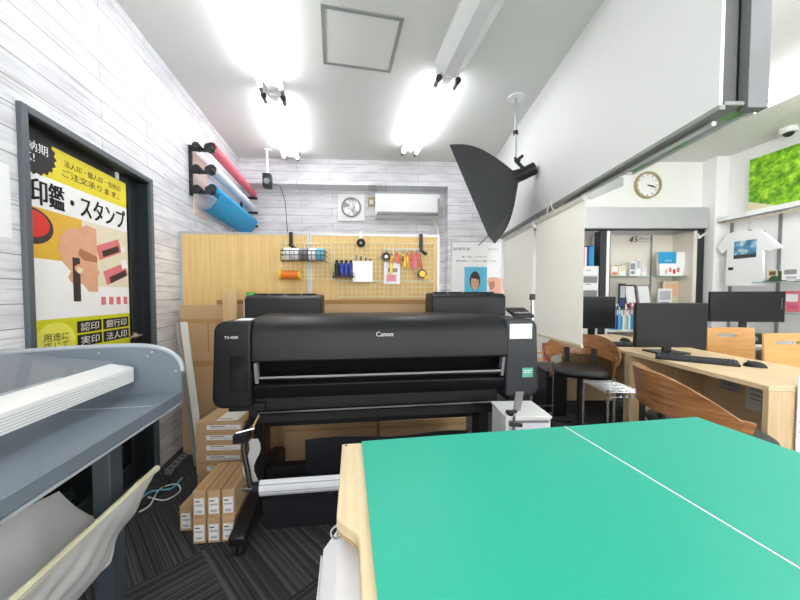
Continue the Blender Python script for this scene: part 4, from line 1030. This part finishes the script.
for z in (zs0, zs1): dc(MB().box(xw(608.5)+.002, xw(692)-.002, YF+.06, YF+.295, z-.008, z, 'glass_shelf', T), 'glass_shelf')
dc(MB().box(xw(608.5)+.002, xw(692)-.002, YF+.02, YF+.3, .70, .72, 'white', T), 'lower_shelf')
dc(MB().box(xw(624), xw(625), YF+.29, YF+.299, 0, zc0, 'alu_grey', T).box(xw(668), xw(669.3), YF+.29, YF+.299, 0, zc0, 'alu_grey', T), 'shelf_rail')
# glass lettering
YL = YF+.288
def xl(px): return (px-400)/F*YL
a = at(627, 243, YL); m = MB(); m.text('45', (xl(627), YL, a.z), (1, 0, .12), (.15, 0, 1), xl(636)-xl(627), .075, 'ink_text')
m.text('周年記念', (xl(637.5), YL, a.z+.035), (1, 0, 0), (0, 0, 1), xl(651)-xl(637.5), .04, 'grey'); m.text('anniversary', (xl(637.5), YL, a.z+.005), (1, 0, 0), (0, 0, 1), xl(651)-xl(637.5), .02, 'grey')
tag(m.build('glass_lettering', smooth=False), 'dark slanted numeral 45 and small lettering on the back of the display recess', 'lettering')
# items on top glass shelf
def item(x0, x1, py0, py1, zb_, mts, name, label, cat, dep=.06, yo=.1, group=None, tilt=0):
    Yd = YF+yo; w = xw(x1, Yd)-xw(x0, Yd); h = (at(650, py0, Yd).z-at(650, py1, Yd).z)
    m = MB(); m.box(0, w, 0, dep, 0, h, mts[0])
    if len(mts) > 1: m.box(w*.1, w*.9, -.001, 0, h*.45, h*.9, mts[1])
    if len(mts) > 2: m.box(w*.2, w*.8, -.001, 0, h*.12, h*.35, mts[2])
    o = m.build(name, loc=(xw(x0, Yd), Yd, zb_+.0005), bev=.0015); return tag(o, label, cat, group)
item(610, 618, 265, 275, zs0, ('cream_book', 'label_white', 'pink_print'), 'stamp_box', 'cream card box at the left end of the upper glass shelf', 'box', .08)
item(618.5, 625, 265, 275, zs0, ('label_white', 'cream_book'), 'stamp_box', 'white card box second from left on the upper glass shelf', 'box', .08)
item(629, 635, 261, 275, zs0, ('label_white', 'grey_print', 'grey'), 'leaflet_holder', 'white leaflet holder on the upper glass shelf', 'leaflet holder', .03)
item(635.5, 640, 258, 275, zs0, ('label_white', 'label_grey'), 'leaflet_holder', 'taller white card left of the middle of the upper glass shelf', 'leaflet holder', .02)
item(641, 646, 266, 275, zs0, ('label_white', 'paper_white'), 'card_stand', 'small white card in the middle of the upper glass shelf', 'card', .02)
for k, (x0, x1) in enumerate(((609, 614), (614.5, 619), (619.5, 624))):
    Yd = YF+.2; w = xw(x1, Yd)-xw(x0, Yd)
    m = MB(); m.prism([(0, 0, 0), (w, 0, 0), (w*.9, .0, .10), (w*.3, 0, .14)], (0, 0, 0), (0, .04, 0), ('grey', 'brown', 'grey')[k])
    tag(m.build('trinket', loc=(xw(x0, Yd), Yd, zs0+.0005)), ('grey ornament at the far left behind the cream box', 'brown ornament behind the cream box', 'grey ornament behind the white card box')[k], 'ornament', 'ornaments on the upper glass shelf')
# blue/white tote
Yd = YF+.12; x0 = xw(657, Yd); x1 = xw(686, Yd); h = at(650, 252, Yd).z-zs0
m = MB(); m.prism([(x0+.03, Yd, 0), (x1-.05, Yd, 0), (x1, Yd, h), (x0, Yd, h)], (0, 0, 0), (0, .05, 0), 'label_white'); m.prism([(x0+.006, Yd-.001, h*.52), (xw(675, Yd), Yd-.001, h*.52), (xw(675, Yd), Yd-.001, h), (x0, Yd-.001, h)], (0, 0, 0), (0, .001, 0), 'cyan')
for k, mt in enumerate(('peach_print', 'pink_print', 'red_print', 'pink_print')): m.box(xw(664+4*k, Yd), xw(666.5+4*k, Yd), Yd-.0015, Yd, h*.1+.02*(k % 2), h*.28+.02*(k % 2), mt)
m.text('PHOTO', (xw(664, Yd), Yd-.001, h*.6), (1, 0, 0), (0, 0, 1), .08, .02, 'label_white')
tag(m.build('photo_bag', loc=(0, 0, zs0+.0005)), 'blue and white paper bag on the right of the upper glass shelf', 'bag')
# lower glass shelf
item(608.8, 612.5, 302, 308.5, zs1, ('brown', 'grey'), 'stamp_sample', 'small dark block at the left end of the lower glass shelf', 'block', .05)
item(613, 618, 303, 308.5, zs1, ('grey', 'label_grey'), 'stamp_sample', 'small grey block second from left on the lower glass shelf', 'block', .05)
item(619.5, 625.5, 283, 308.5, zs1, ('suit_print', 'label_grey', 'blue'), 'small_book', 'dark blue booklet standing on the lower glass shelf', 'book', .03)
for k, (x0, x1, lab) in enumerate(((627, 639, 'open dark presentation case on the left, on the lower glass shelf'), (640, 653.5, 'open dark presentation case on the right, on the lower glass shelf'))):
    Yd = YF+.12; w = xw(x1, Yd)-xw(x0, Yd); h = at(650, 284, Yd).z-zs1-.06
    o = rootat('album_case', lab, 'case', (xw(x0, Yd), Yd, zs1+.0005), 0, 'open presentation cases')
    MB().prism([(0, 0, 0), (w, 0, 0), (w, 0, .05), (0, 0, .05)], (0, -.04, 0), (0, .08, 0), ('purple', 'suit_print')[k]).build('base', o, bev=.003)
    MB().prism([(.0, .03, .052), (w, .03, .052), (w+.02, .1, .052+h), (.02, .1, .052+h)], (0, 0, 0), (0, .012, 0), ('ink_text', 'grey_print')[k]).build('lid', o)
    MB().prism([(.02, .027, .065), (w-.015, .027, .065), (w, .094, .035+h), (.035, .094, .035+h)], (0, 0, 0), (0, .001, 0), 'label_white').build('certificate', o)
item(658, 672, 288, 308.5, zs1, ('label_white', 'label_grey', 'grey_print'), 'white_card', 'white card left of the framed print on the lower glass shelf', 'card', .01, .08)
item(663, 684, 281, 308.5, zs1, ('cream_book', 'peach_print'), 'framed_print', 'peach and cream framed print on the lower glass shelf', 'picture', .02, .2)
item(631, 640, 302, 308.5, zs1, ('pink_print', 'label_white'), 'small_book', 'small pink booklet lying before the open cases', 'book', .03, .07)
# books on the lower shelf (between monitors)
bk = (('cyan', 614.5), ('blue', 616.8), ('light_blue', 619), ('cyan', 621.2), ('label_white', 623.2), ('cream_book', 625.2), ('light_blue', 627.2), ('label_white', 629.2), ('cyan', 631.4), ('grey', 633.5))
bn = ('cyan', 'dark blue', 'pale blue', 'second cyan', 'white', 'cream', 'second pale blue', 'second white', 'third cyan', 'grey')
for k, (mt, x0) in enumerate(bk):
    Yd = YF+.1; w = .022; h = .28+.02*((k*7) % 3)
    m = MB().box(0, w, 0, .18, 0, h, mt); m.box(.003, w-.003, -.0008, 0, h*.6, h*.85, 'label_white' if mt != 'label_white' else 'pink_print')
    tag(m.build('binder', loc=(xw(x0, Yd), Yd, .721), bev=.002), f'{bn[k]} binder on the shelf between the two desk monitors, from the left', 'binder', 'binders behind the desk monitors')
# left bay: books, drawer cabinet
zt0 = at(593, 266, YF).z
o = rootat('drawer_cabinet', 'white slatted drawer cabinet left of the display recess', 'cabinet', (xw(577), YF, 0))
wdc = xw(598)-xw(577)
m = MB(); m.box(0, wdc, .012, .3, 0, zt0, 'white'); m.box(0, .012, -.0, .012, 0, zt0, 'white'); m.box(wdc-.012, wdc, 0, .012, 0, zt0, 'white'); m.build('cabinet_body', o, bev=.002)
for k in range(6):
    z = zt0-.03-(k+1)*.085; dr_ = MB().box(.015, wdc-.015, -.004, .012, z, z+.075, ('label_white', 'grey')[k % 2]).build('drawer', o, bev=.002); MB().box(wdc/2-.03, wdc/2+.03, -.01, -.004, z+.06, z+.068, 'grey').build('handle', dr_)
for k, (mt, nm) in enumerate((('pink', 'pink'), ('label_white', 'white'), ('blue', 'blue'), ('cyan', 'cyan'), ('cyan', 'thin cyan'))):
    m = MB().box(0, .024, 0, .17, 0, .25-.02*(k % 2), mt); tag(m.build('catalogue', loc=(xw(583)+.028*k+.0, YF+.03, zt0+.0005), bev=.002), f'{nm} catalogue standing on the slatted drawer cabinet', 'book', 'catalogues on the drawer cabinet')
# arm bracket at the shutter end
a = at(699, 238, 3.84); b_ = at(706, 233, 3.915); m = MB(); m.tube([a, b_], .012, 'white', 8); m.tube([a, a+Vector((-.01, 0, .05))], .009, 'white', 8)
tag(m.build('small_lever'), 'small white lever at the right end of the shutter box', 'lever')
# clock
ck = at(648, 185, YR-.02); r = rootat('wall_clock', 'round white wall clock above the shutter box', 'clock', (ck.x, YR, ck.z))
R_ = .158
MB().ring((0, -.001, 0), (0, -1, 0), 0, R_*.9, .012, 'label_white', 40).build('dial', r); MB().ring((0, -.001, 0), (0, -1, 0), R_*.87, R_, .035, 'khaki', 40).build('rim', r)
m = MB()
for k in range(12):
    t = math.pi*k/6; m.prism([(math.sin(t)*.108+math.cos(t)*s*.004, -.0135, math.cos(t)*.108-math.sin(t)*s*.004) for s in (-1, 1)]+[(math.sin(t)*.128+math.cos(t)*s*.004, -.0135, math.cos(t)*.128-math.sin(t)*s*.004) for s in (1, -1)], (0, 0, 0), (0, -.0005, 0), 'ink_text')
m.build('hour_mark', r)
for (L, t, w, nm) in ((.075, math.radians(100), .006, 'hour_hand'), (.11, math.radians(108), .004, 'minute_hand')):
    MB().tube([(0, -.018, 0), (math.sin(t)*L, -.018, math.cos(t)*L)], w, 'ink_text', 6).build(nm, r)

# ------------------------------------------------------------------ right wall: ledge, picture, shirt, shelf
def rw(px, py, off=-.02): return RW.px_(px, py, off)
def rwo(m, name, label, cat, group=None, **k): return tag(m.build(name, loc=RW.loc, rz=RW.rz, **k), label, cat, group)
lz = rw(726, 221, -.1).z
m = MB(); m.box(-.14, 0, -3.0, .0, lz, lz+.05, 'wall_plain'); m.box(-.145, -.12, -3.0, .0, lz-.012, lz, 'alu_grey')
struct(m.build('trim_3', loc=RW.loc, rz=RW.rz, bev=.002))
a = rw(750, 160, -.1); b_ = rw(748, 215, -.1); y0 = a.y-1.1
m = MB(); m.box(-.1, -.085, y0, a.y, b_.z, a.z, 'green_hill_print')
m.prism([(-.1012, a.y, b_.z), (-.1012, a.y, b_.z+.14), (-.1012, a.y-.33, b_.z)], (0, 0, 0), (.001, 0, 0), 'cream_book')
m.prism([(-.1014, a.y-.45, b_.z+.1), (-.1014, a.y-.5, b_.z+.17), (-.1014, a.y-.62, b_.z+.14), (-.1014, a.y-.66, b_.z+.05), (-.1014, a.y-.5, b_.z+.04)], (0, 0, 0), (.001, 0, 0), 'brown')
rwo(m, 'hill_picture', 'large bright green hillside picture on the ledge of the right wall', 'picture')
dc_ = onz(793, 133, CEIL-.05)
# security dome on ceiling
rr0 = rootat('dome_camera', 'small white dome camera under the ceiling at the right edge', 'camera', (min(dc_.x, 3.72), dc_.y, CEIL))
MB().ring((0, 0, -.05), (0, 0, 1), 0, .065, .05, 'white').build('base', rr0, bev=.006)
def fn(u, v): return (.04*math.cos(2*math.pi*u)*math.cos(v*math.pi/2), .04*math.sin(2*math.pi*u)*math.cos(v*math.pi/2), -.05-.035*math.sin(v*math.pi/2))
MB().grid(fn, 16, 6, 'black').build('lens_dome', rr0)
# back slats for shelf wall
m = MB()
for y in (-.05, -.48, -.95): m.box(-.014, 0, y-.012, y+.012, .0, lz, 'grey')
rwo(m, 'shelf_rails', 'grey upright shelf rails on the right wall', 'rails')
# hanging rail and shirt
hr = rw(735, 225, -.12)
m = MB(); m.tube([(-.11, -.02, lz-.03), (-.11, -1.5, lz-.03)], .008, 'cream_book', 8)
for y in (-.05, -.5, -1.0): m.tube([(-.11, y, lz-.03), (-.11, y, lz)], .004, 'alu', 6)
rwo(m, 'clothes_rail', 'thin rail under the ledge carrying the shirt', 'rail')
def sh(px, py): q = RW.px_(px, py, -.13); return (q.y, q.z)
outl = [(745, 229), (738, 230), (728, 234), (716, 247), (722, 254), (727, 250), (725, 286), (764, 287), (764, 250), (769, 252), (783, 247), (772, 238), (762, 230), (755, 229), (750, 231)]
pts = [sh(*p_) for p_ in outl]
m = MB(); m.prism([(-.14, y, z) for y, z in pts], (0, 0, 0), (.035, 0, 0), 'shirt')
o = rootat('white_shirt', 'white t-shirt with a blue seaside print hanging on the right wall', 't-shirt', RW.loc, RW.rz)
m.build('shirt_body', o, bev=.012, seg=3)
a_ = sh(735, 242); b2 = sh(757, 257)
MB().box(-.142, -.1405, b2[0], a_[0], b2[1], a_[1], 'sea_print').box(-.1425, -.142, b2[0], a_[0], b2[1], b2[1]+.04, 'suit_print').build('chest_print', o)
a_ = sh(729, 267.5); b2 = sh(734, 270); MB().box(-.142, -.1405, b2[0], a_[0], b2[1], a_[1], 'ink_text').build('tag_print', o)
a_ = sh(748, 231); MB().tube([(-.12, a_[0]+.14, a_[1]-.03), (-.12, a_[0], a_[1]+.01), (-.12, a_[0]-.14, a_[1]-.03)], .005, 'brown', 6).tube([(-.12, a_[0], a_[1]+.01), (-.12, a_[0], lz-.03)], .003, 'alu', 6).build('hanger', o)
# shelves at the right with caps and cards
for k, py in enumerate((281, 313)):
    z = rw(790, py, -.2).z
    rwo(MB().box(-.24, -.015, -1.4, -.42, z-.012, z, 'glass_shelf'), 'wall_shelf', ('upper glass shelf on the right wall beside the shirt', 'lower glass shelf on the right wall behind the monitor')[k], 'shelf', 'glass shelves on the right wall')
zA = rw(790, 281, -.2).z; zB = rw(790, 313, -.2).z
def cap(y, z, mt, label):
    m = MB()
    def fn(u, v): return (.085*math.cos(2*math.pi*u)*math.cos(v*1.5), .085*math.sin(2*math.pi*u)*math.cos(v*1.5), .10*math.sin(v*1.5))
    m.grid(fn, 20, 8, mt)
    def f2(u, v): a = math.pi*(.8+.9*u)-.4; rr_ = .08+.07*v*math.sin(math.pi*u)**.5 if 0 < u < 1 else .08; return (rr_*math.cos(a), rr_*math.sin(a), .01-.01*v)
    m.grid(f2, 14, 3, mt, .004)
    tag(m.build('cap', loc=RW.wo((-.15, y, z+.002)), rz=RW.rz), label, 'cap', 'caps on the right wall shelf')
yc = RW.px_(779, 275, -.15).y; cap(yc-.01, zA, 'dark_green', 'dark green cap on the shelf right of the shirt'); cap(yc-.25, zA, 'khaki', 'khaki cap at the right edge of the photo on the upper shelf')
def card(pa, pya, pb, pyb, off, mts, name, label, cat):
    a = RW.px_(pa, pya, off); b = RW.px_(pb, pyb, off); z0, z1 = b.z, a.z
    m = MB(); m.box(off, off+.006, b.y, a.y, z0, z1, mts[0])
    if len(mts) > 1: m.box(off-.001, off, b.y+(a.y-b.y)*.15, a.y-(a.y-b.y)*.15, z0+(z1-z0)*.5, z1-(z1-z0)*.15, mts[1])
    if len(mts) > 2: m.box(off-.001, off, b.y+(a.y-b.y)*.15, a.y-(a.y-b.y)*.25, z0+(z1-z0)*.15, z0+(z1-z0)*.35, mts[2])
    rwo(m, name, label, cat)
card(782, 268, 799, 280.8, -.242, ('label_white', 'grey_print', 'label_grey'), 'price_card', 'white price card in front of the caps on the shelf', 'card')
card(768, 270, 777, 280.8, -.22, ('cream_book', 'brown'), 'photo_card', 'beige photo card left of the price card on the shelf', 'card')
card(784, 291, 800, 312.5, -.18, ('pink_print', 'label_white', 'pink'), 'pink_package', 'pink package on the lower glass shelf behind the monitor', 'package')
# ------------------------------------------------------------------ desks
DZ_ = .72
dA = onz(769, 386, DZ_); dB = onz(627, 351, DZ_)
DX0 = (dA.x+dB.x)/2; DYa = dA.y; DYb = dB.y; DX1 = DX0+.62
def desk(y0, y1, label, x0=DX0, x1=DX1, cham=.0):
    r = rootat('desk', label, 'desk', (x0, y0, 0), 0, 'pale wooden desks'); w = x1-x0; L = y1-y0
    MB().prism([(0, 0, 0), (w, 0, 0), (w, L, 0), (0, L, 0)], (0, 0, DZ_-.028), (0, 0, DZ_), 'desk_wood').build('desktop', r, bev=.003)
    for yy in (.0, L-.03): MB().box(.004, w-.02, yy+.001, yy+.029, 0, DZ_-.028, 'desk_panel').build('side_panel', r, bev=.002)
    MB().box(w-.06, w-.04, .03, L-.03, .2, DZ_-.028, 'desk_wood').build('back_panel', r)
    return r
desk(DYa, DYb-.006, 'near pale wooden desk with keyboard and mouse beside the green table')
desk(DYb+.004, DYb+1.05, 'far pale wooden desk partly hidden by the near roller screen')
# third desk / counter by the right wall
m = rootat('counter', 'white counter along the right wall carrying the wide monitor', 'counter', (3.05, 2.2, 0), RW.rz)
MB().box(0, .80, 0, 1.4, .69, .72, 'white').build('counter_top', m, bev=.003)
for yy in (.0, 1.27): MB().box(0.02, .78, yy, yy+.03, 0, .69, 'white').build('side_panel', m)
MB().box(.70, .72, .03, 1.27, .1, .69, 'shelf_back').build('back_panel', m)
# papers stuck under near desk back panel
m = MB(); q = DX1-.062
for k, (y0, y1, z0, z1, mt) in enumerate(((DYa+.42, DYa+.62, .40, .62, 'label_white'), (DYa+.16, DYa+.36, .36, .60, 'paper_white'), (DYa+.66, DYa+.8, .48, .64, 'label_grey'))):
    mm = MB().box(q-.002, q, y0, y1, z0, z1, mt)
    for j in range(5): mm.box(q-.0025, q-.002, y0+.02, y1-.03, z1-.03-.03*j, z1-.024-.03*j, 'grey_text')
    tag(mm.build('printed_sheet'), ('white printed sheet in the middle under the near desk', 'pale printed sheet nearest the end panel under the near desk', 'small grey printed sheet furthest back under the near desk')[k], 'paper', 'sheets taped under the near desk')

def monitor(px0, py0, px1, py1, Yd, yaw, label, stand=True, thick=.035):
    a = at(px0, py0, Yd); b = at(px1, py1, Yd)
    w = (b.x-a.x)/max(.3, math.cos(yaw)); h = a.z-b.z; cx_ = (a.x+b.x)/2
    r = rootat('monitor', label, 'monitor', (cx_, Yd, DZ_), yaw, 'desktop monitors')
    z0 = b.z-DZ_
    MB().box(-w/2, w/2, 0, thick, z0, z0+h, 'monitor_bezel').build('case', r, bev=.004)
    MB().box(-w/2+.008, w/2-.008, -.0015, -.0002, z0+.014, z0+h-.008, 'monitor_face').build('screen', r)
    MB().box(-.03, .03, thick, thick+.02, .01, z0+h*.5, 'monitor_bezel').build('stand_neck', r, bev=.003)
    MB().box(-.11, .11, -.04, .14, .001, .012, 'monitor_bezel').build('stand_base', r, bev=.003)
    return r, w, h, z0
monitor(637, 303, 707, 347.5, 2.36, 0, 'black monitor on the near desk, in front of the display recess')
monitor(574, 296.5, 614, 328.5, 2.95, -.1, 'black monitor on the far desk, half hidden by the roller screen')
r3, w3, h3, z3_ = monitor(715, 291.5, 780, 322, 3.05, -.12, 'wide black monitor with reflections under the white t-shirt')
m = MB()
for k in range(5): m.tube([(w3/2-.03, -.003, z3_+h3*.45+.022*k), (w3/2-.03, -.001, z3_+h3*.45+.022*k)], .006, 'grey', 10)
m.build('control_button', r3)
def keyboard(p0, p1, label, dpt=.15):
    p0 = Vector(p0); p1 = Vector(p1); L = (p1-p0).length; rz = math.atan2(p1.y-p0.y, p1.x-p0.x)
    r = rootat('keyboard', label, 'keyboard', (p0.x, p0.y, DZ_+.0005), rz, 'black keyboards')
    MB().prism([(0, 0, 0), (0, dpt, 0), (0, dpt, .024), (0, 0, .012)], (0, 0, 0), (L, 0, 0), 'black').build('case', r, bev=.003)
    m = MB()
    for i in range(5):
        for j in range(20):
            x = .012+(L-.024)*j/20; y = .012+i*(dpt-.02)/5; z = .0125+.012*(y/dpt)
            m.box(x+.0015, x+(L-.024)/20-.0015, y, y+(dpt-.02)/5-.003, z, z+.006, 'suit_print')
    m.build('keys', r)
    return r
ka = onz(655, 359, DZ_); kb = onz(741, 367.5, DZ_)
keyboard(ka, kb, 'black keyboard before the monitor on the near desk', .13)
ka = onz(581, 343, DZ_); keyboard((1.72, 2.62, 0), (1.86, 3.0, 0), 'black keyboard on the far desk beside the roller screen', .12) if 0 else None
k2a = at(584, 334, 2.85)
keyboard((1.70, 2.70, 0), (2.09, 2.66, 0), 'black keyboard before the monitor on the far desk', .12)
def mouse(p, rz, label):
    def fn(u, v): a = 2*math.pi*u; c_ = math.cos(v*math.pi/2); return (.03*math.cos(a)*c_, .052*math.sin(a)*c_, .034*math.sin(v*math.pi/2))
    r = rootat('computer_mouse', label, 'mouse', (p.x, p.y, DZ_+.001), rz, 'black computer mice')
    MB().grid(fn, 20, 8, 'black').build('body', r); MB().box(-.004, .004, .02, .034, .026, .035, 'grey').build('wheel', r)
mouse(onz(755, 367, DZ_), .6, 'black mouse right of the keyboard on the near desk'); mouse(onz(625, 341.5, DZ_), .3, 'black mouse on the far desk beside the large monitor')
# paper pile at right edge of frame near desk
a = onz(798, 372, DZ_); m = MB(); m.prism([(DX1-.12, DYa+.05, .55), (DX1-.03, DYa+.0, .5), (DX1-.03, DYa+.0, DZ_+.03), (DX1-.12, DYa+.05, DZ_+.02)], (0, 0, 0), (.01, -.01, 0), 'label_white') if 0 else None
m = MB(); m.box(2.35, 2.37, 1.80, 2.0, .0, DZ_+.04, 'paper_white'); 
for j in range(6): m.box(2.3492, 2.35, 1.83, 1.97, DZ_-.02-.03*j, DZ_-.014-.03*j, 'blue_print')
# (kept off: it would cross the desk) replaced by a hanging sheet at the desk end
m = MB(); m.box(DX0+.125, DX0+.36, DYa-.012, DYa-.008, .05, DZ_+.05, 'paper_white')
for j in range(5): m.box(DX0+.135, DX0+.35, DYa-.013, DYa-.012, DZ_-.02-.05*j, DZ_-.012-.05*j, 'blue_print')
tag(m.build('hanging_chart'), 'white printed sheet hanging at the near end of the desk, right edge of photo', 'paper')
# brochures on right counter
for k, (x, y, h, mt, lab) in enumerate(((3.28, 2.62, .10, 'cream_book', 'cream brochure stand on the right counter'), (3.22, 2.48, .12, 'label_white', 'white brochure right of the cream one on the counter'), (3.3, 2.35, .16, 'peach_print', 'peach brochure nearest the right edge on the counter'))):
    m = MB(); m.box(-.07, .07, 0, .01, 0, h, mt); m.box(-.05, .05, -.001, 0, h*.3, h*.6, 'brown' if k else 'green'); tag(m.build('brochure', loc=(x, y, .721), rz=-.4), lab, 'brochure', 'brochures on the right counter')
o = MB().box(-.09, .09, 0, .1, 0, .09, 'black').tube([(-.05, -.01, .05), (-.05, 0, .05)], .025, 'grey', 12).build('desk_phone', loc=(3.12, 2.80, .721), rz=-.2, bev=.006); tag(o, 'black desk phone under the wide monitor', 'phone')

# ------------------------------------------------------------------ chairs
def wood_chair(loc, rz, label):
    r = rootat('maple_chair', label, 'chair', loc, rz, 'light maple chairs behind the desk')
    W2 = .21
    def fn(u, v): x = -W2+2*W2*u; return (x, .20+.05*math.cos((u-.5)*math.pi*.9)-.0-.05*(1-v)*.5, .42+.46*v)
    # back with a slot: build as strips around the hole
    m = MB(); zt_ = .88; sl0, sl1 = .80, .825
    def strip(u0, u1, v0, v1):
        m.grid(lambda u, v: fn(u0+(u1-u0)*u, v0+(v1-v0)*v), 8, 2, 'chair_maple', .012)
    va, vb = (sl0-.42)/.46, (sl1-.42)/.46
    strip(0, 1, .12, va); strip(0, .3, va, vb); strip(.7, 1, va, vb); strip(0, 1, vb, 1)
    m.build('backrest', r)
    MB().box(-W2, W2, -.2, .2, .42, .45, 'chair_maple').build('seat', r, bev=.012)
    for x in (-W2+.02, W2-.02):
        for y in (-.17, .19): MB().tube([(x, y, 0), (x*.97, y*.97, .42)], .014, 'chair_maple', 8).build('leg', r)
        MB().tube([(x*.97, .19, .42), (x, .235, .6)], .013, 'chair_maple', 8).build('upright', r)
    return r
p = at(732, 340, 2.62); c1_ = wood_chair((p.x+.04, p.y-.16, 0), 0, 'light maple chair with a slot in its back, under the wide monitor'); c1_.scale = (.92, 1, 1.0)
p = at(785, 340, 2.17); dup(c1_, (p.x+.15, p.y-.12, -.0), -.05, 'light maple chair with a slotted back at the right edge of the photo'); 

def shell_chair(loc, rz, label):
    """office chair with bent plywood back wrapping round a black seat; faces local -y, back at +y"""
    r = rootat('office_chair', label, 'office chair', loc, rz, 'plywood office chairs')
    def fn(u, v):
        a = math.radians(2+176*u); dn = abs(u-.5)*2; top = .81-.14*(max(0, dn-.3)/.7)**1.6; bot = .64-.04*dn*dn
        rr_ = .255+.02*v
        return (rr_*math.cos(a), rr_*math.sin(a)*.95, bot+(top-bot)*v)
    MB().grid(fn, 36, 6, 'chair_ply', .012).build('backrest', r)
    for s in (-1, 1):
        MB().grid(lambda u, v, s=s: (s*(.243-.02*v), -.05+.055*u+.04*v, .66-.19*v+.01*u), 3, 6, 'chair_ply', .012 if s < 0 else -.012).build('arm_support', r)
    def seat(u, v):
        a = 2*math.pi*u; n = 4; c_ = math.cos(a); s_ = math.sin(a); k = (abs(c_)**n+abs(s_)**n)**(-1/n)
        rad = .195*k; t = v*math.pi; 
        q = math.sin(t)**.35 if 0 < v < 1 else 0
        return (rad*c_*q, rad*s_*q-.01, .545-.04*math.cos(t))
    MB().grid(seat, 32, 12, 'black').build('seat', r)
    MB().tube([(0, 0, .12), (0, 0, .51)], .025, 'black', 12).build('column', r)
    m = MB()
    for k in range(5):
        a = 2*math.pi*k/5+.3; m.tube([(0, 0, .12), (.26*math.cos(a), .26*math.sin(a), .075)], [.025, .014], 'black', 8)
    m.build('star_base', r)
    for k in range(5):
        a = 2*math.pi*k/5+.3; c_, s_ = .26*math.cos(a), .26*math.sin(a); MB().tube([(c_-.02, s_, .028), (c_+.02, s_, .028)], .028, 'rubber', 14).tube([(c_, s_, .03), (c_, s_, .075)], .008, 'black', 6).build('caster', r)
    for s in (-1, 1): MB().box(s*.1-.02, s*.1+.02,   .10, .203, .50, .52, 'black').box(s*.1-.02, s*.1+.02, .19, .203, .52, .70, 'black').build('back_support', r)
    return r
oc = shell_chair((1.375, 1.46, 0), math.radians(73), 'plywood-backed office chair behind the green table, its back to the camera side')
p = onz(582, 420, .0)
dup(oc, (1.455, 2.60, 0), math.radians(-28), 'plywood-backed office chair with black seat below the near roller screen')

# PC tower and wire tables under the desk side
p = at(562, 390, 2.75); m = MB(); m.box(-.10, .10, 0, .42, .0, .43, 'black'); m.box(-.09, .09, -.006, 0, .02, .41, 'printer_deep'); tag(m.build('computer_tower', loc=(p.x+.1, 3.05, 0), bev=.006), 'black computer tower on the floor below the near roller screen', 'computer')
r = rootat('side_table', 'small wire-legged side table with magazines behind the printer', 'table', (1.27, 2.98, 0))
zt_ = at(545, 362, 2.98).z
MB().box(-.1, .16, 0, .3, zt_-.015, zt_, 'grey').build('top', r, bev=.002)
for x in (-.09, .15):
    for y in (.01, .29): MB().tube([(x, y, 0), (x, y, zt_-.015)], .007, 'chrome', 8).build('leg', r)
MB().tube([(-.09, .01, .12), (.15, .01, .12)], .006, 'chrome', 8).tube([(-.09, .01, .05), (.15, .01, .05)], .006, 'chrome', 8).build('stretcher', r)
for k, (x, w, h, mt, mt2, lab) in enumerate(((-.09, .07, .15, 'cyan', 'label_white', 'blue booklet on the wire-legged side table'), (-.015, .08, .09, 'peach_print', 'label_white', 'peach leaflet in the middle of the wire-legged side table'), (.07, .07, .17, 'pink_print', 'label_white', 'pink leaflet stack at the right of the wire-legged side table'))):
    m = MB(); m.box(x, x+w, .03, .07, 0, h, mt); m.box(x+.01, x+w-.01, .029, .03, h*.4, h*.8, mt2); tag(m.build('booklet', loc=(1.27, 2.98, zt_+.0005)), lab, 'booklet', 'booklets on the side table')
# wire rack
a = at(608, 391, 1.95); b_ = at(643, 391, 1.95)
r = rootat('wire_rack', 'low chrome wire rack between the two plywood chairs', 'rack', (a.x, 1.95, 0), .0)
zt_ = a.z-.01; w = b_.x-a.x
m = MB()
for k in range(9): m.tube([(0, .26*k/8, zt_), (w, .26*k/8, zt_)], .003, 'chrome', 6)
for k in range(5): m.tube([(w*k/4, 0, zt_-.004), (w*k/4, .26, zt_-.004)], .004, 'chrome', 6)
m.tube([(0, 0, zt_-.03), (w, 0, zt_-.03)], .004, 'chrome', 6)
for k in range(6): m.tube([(w*k/6, 0, zt_-.03), (w*(k+.5)/6, 0, zt_), (w*(k+1)/6, 0, zt_-.03)], .0025, 'chrome', 5)
m.build('wire_shelf', r)
for x in (0, w):
    for y in (0, .26): MB().tube([(x, y, 0), (x, y, zt_+.015)], .008, 'chrome', 8).build('leg', r)
m = MB()
for k in range(9): m.tube([(0, .26*k/8, .15), (w, .26*k/8, .15)], .003, 'chrome', 6)
m.build('lower_shelf', r)

# ------------------------------------------------------------------ world + view
w = bpy.data.worlds.new('world'); sc.world = w; w.use_nodes = True
bg = w.node_tree.nodes['Background']; bg.inputs['Color'].default_value = (1, 1, 1, 1); bg.inputs['Strength'].default_value = 3.0
sc.view_settings.view_transform = 'Standard'; sc.view_settings.look = 'None'; sc.view_settings.exposure = 0.6; sc.view_settings.gamma = 1
sc.view_settings.use_curve_mapping = False
sc.cycles.use_denoising = True
sc.cycles.max_bounces = 8; sc.cycles.diffuse_bounces = 5; sc.cycles.transparent_max_bounces = 12
sc.cycles.sample_clamp_indirect = 6
